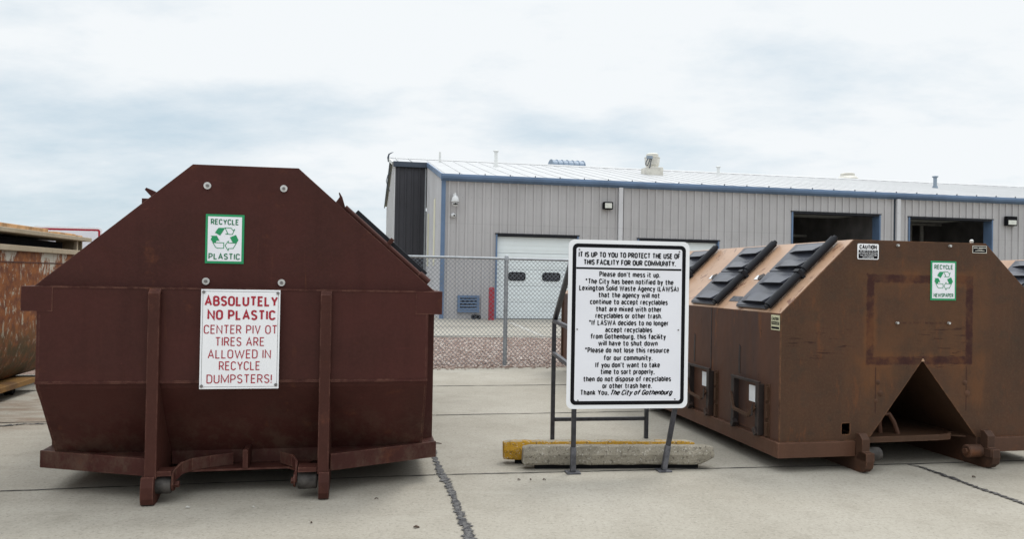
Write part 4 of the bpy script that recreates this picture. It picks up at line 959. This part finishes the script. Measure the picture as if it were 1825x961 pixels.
    for (v0, v1) in ((.235, .70), (1.135, 1.60)):
        dr = MB().box(X-.006, X-.0005, v0+.03, v1-.03, .262, .655).build('chute_door', RSIDE, d)
        for v in (v0, v1-.05):
            MB().prism([(X-.055, v), (X-.001, v), (X-.001, v+.022), (X-.035, v+.022), (X-.035, v+.05), (X-.055, v+.05)], .245, .66, 'z').build('frame_post', CHUTE, dr, .003)
        MB().box(X-.058, X-.034, v0-.005, v1+.005, .661, .683).build('frame_bar', CHUTE, dr, .003)
        h = MB(); h.bar((X-.062, v1-.01, .53), (X-.075, v1-.085, .405), .018, .03); h.bar((X-.075, v1-.085, .405), (X-.075, v0+.12, .385), .018, .024); h.bar((X-.075, v0+.12, .385), (X-.06, v0+.045, .47), .018, .03); h.build('latch_bar', BROWN, dr)
        h = MB(); h.prism([(v0+.125, .37), (v0+.055, .40), (v0+.055, .50)], X-.075, X-.068, 'x'); h.build('latch_plate', CHUTE, dr)
        MB().box(X-.006, X-.001, v0-.09, v0-.03, .24, .675).build('hinge_plate', BROWN, dr)
        for z0 in (.25, .40, .54): MB().box(X-.022, X-.0065, v0-.075, v0-.045, z0, z0+.11).build('door_hinge', BROWN, dr)
        for va, vb in ((v0+.02, v0+.06), (v1-.03, v1-.07)): MB().bar((X-.05, va, .247), (X-.05, vb, .295), .04, .04).build('door_foot', CHUTE, dr)
        MB().box(X-.0095, X-.0065, v0+.13, v0+.232, .492, .627).build('paper_label', PAPER, dr, label='white paper label on the chute door')
    MB().box(X-.004, X-.0005, 1.196, 1.204, .24, 1.245).build('wall_seam', BLACKSTEEL, d)
    for v, za, zb in ((.655, .70, .95), (1.56, .70, .98)): 
        m = MB(); m.T = lambda a, b, c_: (a, b, c_)
        m.prism([(v-.012, za), (v+.012, za), (v+.018, (za+zb)/2), (v+.006, zb), (v-.02, zb-.02), (v-.014, (za+zb)/2)], X-.003, X-.0005, 'x'); m.build('rust_run', CHUTE, d)
    # side caution label
    def Ts(u, y_, z_): return (X+y_, -u, z_)      # reads from outside, left to right = decreasing v
    sl2 = MB().box(X-.003, X-.0006, .014, .143, 1.115, 1.235).build('caution_label', LABELYEL, d, label='small yellowed CAUTION sticker at the corner of the side wall')
    t = MB(); text(t, 'CAUTION', -.132, -.028, 1.193, .026, -.0042, .2, T=Ts)
    t.build('lettering', BLACKINK, sl2)
    for z0, z1 in ((1.158, 1.183), (1.124, 1.142)): MB().add([Ts(u, -.0036, z_) for u, z_ in ((-.136, z0), (-.022, z0), (-.022, z1), (-.136, z1))], [(0, 1, 2, 3)]).build('black_band', BLACKINK, sl2)
    t = MB(); text(t, 'STAND CLEAR', -.128, -.03, 1.165, .012, -.0042, .16, T=Ts); t.build('lettering', LABELYEL, sl2)
    # caution sign on the front
    cs = MB().prism(rrect(-.586, -.393, 1.695, 1.822, .012), -.003, -.0005).build('caution_sign', SIGNALU, d, label='black and white CAUTION sign at the top left of the front wall')
    m = MB(); flat(m, rrect(-.577, -.402, 1.702, 1.771, .006), -.0038); m.build('black_field', BLACKINK, cs)
    t = MB(); text(t, 'CAUTION', -.569, -.411, 1.778, .034, -.0042, .24); t.build('heading', BLACKINK, cs)
    t = MB()
    for b_, a0, a1, zb in (('DO NOT PLAY IN, ON', -.563, -.416, 1.757), ('OR AROUND OR OCCUPY', -.576, -.404, 1.740), ('THIS CONTAINER FOR', -.566, -.414, 1.723), ('ANY PURPOSE', -.541, -.438, 1.706)):
        text(t, b_, a0, a1, zb, .0110, -.0046, .17)
    t.build('lettering', SIGNALU, cs)
    pl = MB().box(.489, .627, -.003, -.0005, 1.770, 1.832).build('maker_plate', CREAMVENT, d, label='small black maker plate with pale edge at the top right')
    m = MB(); flat(m, [(.494, 1.775), (.622, 1.775), (.622, 1.827), (.494, 1.827)], -.0037); m.build('plate_face', BLACKINK, pl)
    m = MB()
    for a0, a1, z_, h_ in ((.499, .538, 1.810, .007), (.546, .596, 1.810, .007), (.602, .616, 1.810, .007), (.535, .583, 1.798, .003), (.514, .604, 1.788, .004)):
        flat(m, [(a0, z_), (a1, z_), (a1, z_+h_), (a0, z_+h_)], -.0043)
    m.build('worn_print', CREAMVENT, pl)
    recycle_sign(d, .2125, 1.534, -.0005, 'NEWSPAPER', .032, .094)
    for u, z_ in ((-.222, 1.815), (.268, 1.822), (-.218, 1.183), (.266, 1.184)):
        MB().lathe([(.010, -.02), (.012, -.0005)], (u, 0, z_), 8, 'y').build('bolt', BOLT, d)
    MB().lathe([(.012, .0), (.016, .02), (.008, .03)], (.50, .02, ZT+.001), 10).build('lifting_pin', BOLT, d)
    for u, z_, r_ in ((-.385, .70, .022), (-.36, .61, .026), (-.40, .55, .018), (.43, .69, .024), (.455, .60, .028)):
        MB().lathe([(r_, -.001), (r_*.7, -.004), (r_*.2, -.006)], (u, 0, z_), 10, 'y').build('dent_plug', DENT, d, smooth=60)
    MB().prism([(.014, .868), (.042, .868), (.034, .890), (.022, .890)], -.006, -.0005).build('apex_weld', TANROOF, d)
    for i in range(12): MB().box(-1.2, 1.2, 1.1+i*.44, 1.18+i*.44, .118, .2035).build('floor_crossmember', BROWN, d)
    return d
RD = brown_dumpster('brown recycling dumpster with V-shaped notch and green RECYCLE NEWSPAPER sign')
ND = brown_dumpster('second brown dumpster mostly hidden at the right edge behind the RECYCLE NEWSPAPER one', False)
x, y = yawpt(RX, RY, RA, 4.79, .35); ND.location = (x, y, 0)

# =================================================================== TAN RUSTY DUMPSTER (far left)
TD = empty('open_dumpster', (LX, LY, 0), LA, 'rusty cream open-top dumpster with raised flat lid behind the maroon one', 'dumpster')
TU, T0, T9, TW = -3.129, -.5, 6.62, 2.3
def tsec(sg, c_):
    x0 = c_+sg*TW/2
    o_ = [(x0, 1.76), (x0, .80)]
    for i in range(1, 7):
        a = R_(90*i/6); o_.append((x0-sg*.32*(1-math.cos(a)), .80-.625*math.sin(a)))
    return o_
cc = TU-TW/2
sec = tsec(1, cc)+list(reversed(tsec(-1, cc)))
ins = [(x_+(-.02 if x_ > cc else .02), z_+(.02 if z_ < 1 else 0)) for x_, z_ in sec]
sh = MB(); vs = []; n = len(sec)
nv = 14
for i in range(nv+1):
    v = T0+(T9-T0)*i/nv
    vs += [(x_, v, z_) for x_, z_ in sec]
fs = []
for i in range(nv):
    for j_ in range(n-1): fs.append((i*n+j_, i*n+j_+1, (i+1)*n+j_+1, (i+1)*n+j_))
sh.add(vs, fs); sh.prism(sec, T9+.001, T9+.012); sh.prism(sec, T0-.012, T0-.001)
sh.build('body', CREAMRUST, TD, smooth=50)
MB().box(TU-.03, TU+.045, T0, T9-.35, 1.70, 1.765).box(TU-TW-.045, TU-TW+.03, T0, T9, 1.70, 1.765).box(TU-TW-.04, TU+.04, T9-.36, T9+.05, 1.701, 1.764).build('top_rim', CREAMLID, TD, .006)
MB().box(TU+.001, TU+.006, T0, T9-.1, 1.568, 1.58).build('weld_line', MAROON_WORN, TD)
lid = MB(); lid.box(TU-TW-.08, TU+.05, T0-.1, T9+.02, 1.900, 1.955); lid.build('lid', CREAMLID, TD, .008)
for v in (1.0, 6.24):
    for a in (TU-.05, TU-TW+.01): MB().box(a, a+.04, v, v+.05, 1.766, 1.899).build('lid_prop', CREAMLID, TD)
MB().box(TU-.4, TU-.06, T9-.05, T9-.02, 1.766, 1.899).build('end_plate', CREAMLID, TD)
MB().box(TU-TW+.05, TU-.22, T0+.2, T9-.3, 1.2, 1.872).build('dark_gap_fill', DARK, TD)  # unseen dark box added so the gap below the lid reads black
for a, b in ((TU-.36, TU), (TU-TW, TU-TW+.36)): MB().box(a, b, T0, 5.0, .115, .178).build('floor_rail', YELRUST, TD, .006)
MB().box(TU-.36, TU-.004, 5.001, 5.16, .118, .175).build('rail_end', DARK, TD)
for v in (.4, 4.75):
    for x_ in (TU-.20, TU-TW+.20): MB().lathe([(.05, -.05), (.058, -.04), (.058, .04), (.05, .05)], (x_, v, .058), 16, 'x').build('wheel', DARK, TD, smooth=40)
# boards lying on its lid
def board(u, v, rot, l, w_, h, z, label):
    x_, y_ = yawpt(LX, LY, LA, u, v)
    o = MB().box(-l/2, l/2, -w_/2, w_/2, 0, h).build('wooden_board', WOOD, None, .006); o.location = (x_, y_, z); o.rotation_euler = (0, 0, LA+rot)
    return tag(o, label, 'board', 'boards on the rusty dumpster lid')
board(-3.22, 4.28, R_(90), 2.15, .10, .052, 1.957, 'long weathered board along the left edge of the rusty dumpster lid')
board(-3.22, 5.95, R_(89), .64, .10, .034, 1.957, 'middle board on the rusty dumpster lid, in front of the red bordered sign')
board(-3.21, 6.41, R_(90), .23, .09, .024, 1.957, 'short stubby board at the right end of the rusty dumpster lid')

# =================================================================== NOTICE SIGNS ON EASEL STANDS
def easel_sign(loc, yaw, label, panel, border, inset, bw_, name='notice_sign', detailed=True):
    o = empty(name, loc, yaw, label, 'sign')
    u0, u1, z0, z1 = panel
    pn = MB().prism(rrect(u0, u1, z0, z1, .05, 8), -.034, -.028).build('panel', SIGNALU, o)
    m = MB()
    a = rrect(u0+inset, u1-inset, z0+inset, z1-inset, .04, 8); b = rrect(u0+inset+bw_, u1-inset-bw_, z0+inset+bw_, z1-inset-bw_, .018, 8)
    m.prism([a, b], -.0358, -.0342); m.build('border', border, pn)
    m = MB(); flat(m, b, -.0350); m.build('sign_face', SIGNWHITE, pn)
    # front legs with foot plates
    for top, bot in (((-.365, .0, z1-.08), (-.366, -.0, .012)), ((.452, .0, .52), (.363, 0, .012))):
        l_ = MB(); l_.bar((top[0], top[1], z1-.08) if top[0] > 0 else top, top, .036, .036) if top[0] > 0 else None
        l_.bar(top, (bot[0]+(top[0]-bot[0])*.36, 0, .20), .034, .034, (0, 1, 0)); lg = l_.build('front_leg', BLACKSTEEL, o, .004)
        MB().bar((bot[0]+(top[0]-bot[0])*.36, 0, .2005), bot, .040, .040, (0, 1, 0)).build('leg_sleeve', WORNSTEEL, lg, .004)
        MB().box(bot[0]-.055, bot[0]+.055, -.045, .055, .0, .013).build('foot_plate', WORNSTEEL, lg, .004)
    # rear frame
    ru0, ru1, rv = -.28, .622, 1.2
    for ru in (ru0, ru1): MB().bar((ru, rv, 0), (ru, rv, 1.10), .036, .036, (0, 1, 0)).build('rear_leg', BLACKSTEEL, o, .004)
    MB().bar((ru0+.019, rv, .188), (ru1-.019, rv, .188), .03, .034).build('crossbar', BLACKSTEEL, o, .004)
    for ru, fu in ((ru0, -.365), (ru1, .452)):
        for z_ in (1.10, .80): MB().bar((ru, rv-.0, z_), (fu, .02, z_), .034, .034).build('side_rail', WORNSTEEL, o, .004)
        MB().bar((ru, rv-.02, 1.11), (fu, .06, 1.72), .04, .045).build('brace', BLACKSTEEL, o, .004)
    return o, pn
sg, pn = easel_sign((.857, 5.918, 0), .15, 'tall white facility notice with black border on a black steel easel', (-.435, .534, .499, 1.800), BLACKINK, .031, .029)
m = MB(); flat(m, [(-.374, 1.573), (.468, 1.573), (.468, 1.587), (-.374, 1.587)], -.0366); m.build('divider_line', BLACKINK, pn)
y = -.0367
t = MB()
text(t, 'IT IS UP TO YOU TO PROTECT THE USE OF', -.358, .458, 1.664, .043, y, .205)
text(t, 'THIS FACILITY FOR OUR COMMUNITY.', -.318, .423, 1.606, .043, y, .205)
t.build('heading', BLACKINK, pn)
t = MB()
for b_, a0, a1, zb in (("Please don't mess it up.", -.192, .296, 1.516), ("*The City has been notified by the", -.302, .405, 1.460), ("Lexington Solid Waste Agency (LAWSA)", -.349, .448, 1.408),
                       ("that the agency will not", -.198, .297, 1.356), ("continue to accept recyclables", -.262, .361, 1.303), ("that are mixed with other", -.216, .312, 1.248),
                       ("recyclables or other trash.", -.218, .316, 1.196), ("*If LASWA decides to no longer", -.269, .370, 1.141), ("accept recyclables", -.138, .238, 1.088),
                       ("from Gothenburg, this facility", -.255, .350, 1.036), ("will have to shut down", -.192, .284, .984), ("*Please do not lose this resource", -.297, .378, .930),
                       ("for our community.", -.149, .244, .871), ("If you don't want to take", -.212, .305, .816), ("time to sort properly,", -.172, .263, .764),
                       ("then do not dispose of recyclables", -.307, .397, .708), ("or other trash here.", -.154, .242, .655), ("Thank You,", -.327, -.102, .604)):
    text(t, b_, a0, a1, zb, .0420, y, .185, 0, .24)
t.build('lettering', BLACKINK, pn)
t = MB(); text(t, 'The City of Gothenburg', -.086, .414, .603, .042, y, .20, .36, .15); t.build('script_signature', BLACKINK, pn)
for u, z_ in ((-.352, 1.722), (.45, 1.722), (-.36, 1.11), (.45, 1.11), (-.345, .565), (.43, .57)):
    MB().lathe([(.006, -.040), (.006, -.0352)], (u, 0, z_), 10, 'y').build('rivet', BOLTC, pn)
easel_sign((-6.95, 11.9, 0), .17, 'white sign with red border rising behind the rusty cream dumpster', (-.50, .50, .86, 2.165), REDINK, .026, .03)

# =================================================================== PARKING BLOCKS
def block_mat(name, a_, b_, paint=None):
    k = Mat(name, .9, 0, .2)
    c = k.mix(k.step(k.noise(4, 7, .7), .35, .65), a_, b_)
    if paint:
        g = k.n('ShaderNodeNewGeometry'); q = k.n('ShaderNodeSeparateXYZ'); k.l(g.outputs['Normal'], q.inputs[0])
        worn = k.math('ADD', k.math('ADD', k.math('MULTIPLY', k.noise(6, 7, .72, off=(3, 1, 7)), .9), k.math('MULTIPLY', k.noise(34, 4, .7), .35)), k.math('MULTIPLY', k.step(q.outputs[2], .75, .98), .24))
        c = k.mix(k.step(worn, .86, .76), c, paint)
    c = k.mix(k.math('MULTIPLY', k.step(k.noise(42, 5, .75), .54, .62), .75), c, (.065, .052, .04))
    c = k.mix(k.math('MULTIPLY', k.step(k.noise(50, 4, .75, off=(4, 4, 4)), .57, .64), .6), c, (.55, .53, .48))
    k.color(c); k.bump(k.math('ADD', k.noise(45, 5, .8), k.math('MULTIPLY', k.noise(7, 4), .8)), .9, .012); return k.m
def parking_block(x_, y_, yaw, ln, mat, label, z=.038, chip=False):
    prof = [(.004, .0), (-.004, .018), (-.006, .080), (.026, .142), (.105, .142), (.130, .080), (.128, .0)]
    m = MB(); N_ = 26; n = len(prof); vs = []; fs = []
    for i in range(N_+1):
        t_ = i/N_; u = ln*t_
        e = min(t_, 1-t_)*ln; sc_ = 1-max(0, .035-e)*6.5
        for v_, z_ in prof:
            zz_ = z_*(1-max(0, .02-e)*4) if e < .05 else z_
            if chip and t_ > .93 and z_ < .05: zz_ += (t_-.93)*.75
            vs.append((u+random.uniform(-.004, .004), .062+(v_-.062)*sc_+random.uniform(-.003, .003), zz_+random.uniform(-.003, .003)))
    for i in range(N_):
        for j_ in range(n): fs.append((i*n+j_, i*n+(j_+1) % n, (i+1)*n+(j_+1) % n, (i+1)*n+j_))
    fs += [tuple(range(n)), tuple(N_*n+q_ for q_ in range(n))]
    m.add(vs, fs); 
    o = empty('parking_block', (x_, y_, 0), yaw, label, 'parking block', 'concrete parking blocks')
    b_ = m.build('concrete_bar', mat, o, .008); b_.location = (0, 0, z)
    MB().box(.10, ln-.12, .045, .10, 0, z+.006).build('shadow_gap_filler', DARK, o)  # dark filler added under the block to make the shadow line in the gap
GREYB = block_mat('weathered_concrete_block', (.30, .27, .215), (.215, .193, .152))
YELB = block_mat('yellow_painted_block', (.37, .325, .24), (.29, .255, .19), (.43, .235, .022))
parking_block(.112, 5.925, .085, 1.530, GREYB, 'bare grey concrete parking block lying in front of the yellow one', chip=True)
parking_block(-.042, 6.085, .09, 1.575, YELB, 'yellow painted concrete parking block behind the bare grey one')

# =================================================================== LITTER ON THE SLAB
LEAF = plain('dry_leaf', (.07, .045, .03), .8, 0, .4, 30)
PALE = plain('pale_chip', (.55, .54, .50), .8, 0, .2, 30)
def scrap(name, x_, y_, l, w_, yaw, mat, label, cat, curl=.003):
    m = MB(); n = 6; vs = []; fs = []
    for i in range(n+1):
        t_ = i/n; hw = w_/2*(math.sin(math.pi*(.08+.84*t_)))*random.uniform(.8, 1.1)
        z_ = .006+curl*math.sin(math.pi*t_*1.3)+random.uniform(0, .003)
        for sg_ in (-1, 1):
            vs += [(l*(t_-.5), sg_*hw, z_+abs(sg_)*.002), (l*(t_-.5), sg_*hw, z_-.003)]
    for i in range(n):
        a = i*4; b = a+4
        fs += [(a, b, b+2, a+2), (a+1, a+3, b+3, b+1), (a, a+1, b+1, b), (a+2, b+2, b+3, a+3)]
    fs += [(0, 2, 3, 1), (n*4, n*4+1, n*4+3, n*4+2)]
    o = m.add(vs, fs).build(name, mat); o.location = (x_, y_, 0); o.rotation_euler = (0, 0, yaw)
    return tag(o, label, cat, 'litter on the concrete')
scrap('dry_leaf', -.540, 4.53, .036, .022, .1, LEAF, 'dark dry leaf on the slab left of the wide crack, nearest the camera', 'leaf')
scrap('twig', -.877, 5.09, .028, .008, .7, LEAF, 'small dark twig on the slab in front of the right skid foot', 'twig')
scrap('dry_leaf', -1.176, 4.578, .014, .01, 1.2, LEAF, 'tiny dark leaf bit on the slab below the notice board', 'leaf')
scrap('pebble', -1.62, 4.86, .014, .012, .3, PALE, 'pale stone chip on the slab between the skid feet', 'stone chip')
scrap('pebble', -2.022, 4.827, .026, .016, .5, PALE, 'larger pale stone chip right of the left skid foot', 'stone chip')
scrap('dry_leaf', .079, 5.63, .022, .014, .2, LEAF, 'leftmost of three dark bits in front of the grey parking block', 'leaf')
scrap('dry_leaf', .165, 5.64, .016, .012, 1.0, LEAF, 'middle of three dark bits in front of the grey parking block', 'leaf')
scrap('dry_leaf', .266, 5.645, .024, .014, .4, LEAF, 'rightmost of three dark bits in front of the grey parking block', 'leaf')
scrap('twig', -.635, 6.80, .07, .018, .1, LEAF, 'dark twig on the slab at the right rear of the maroon dumpster corner', 'twig')
scrap('dry_leaf', 2.42, 6.75, .04, .02, .2, LEAF, 'dark scrap in the shade below the brown dumpster side rail', 'scrap')
scrap('pebble', 3.63, 5.95, .03, .02, .2, LEAF, 'dark stone beside the crack right of the brown dumpster skids', 'stone')
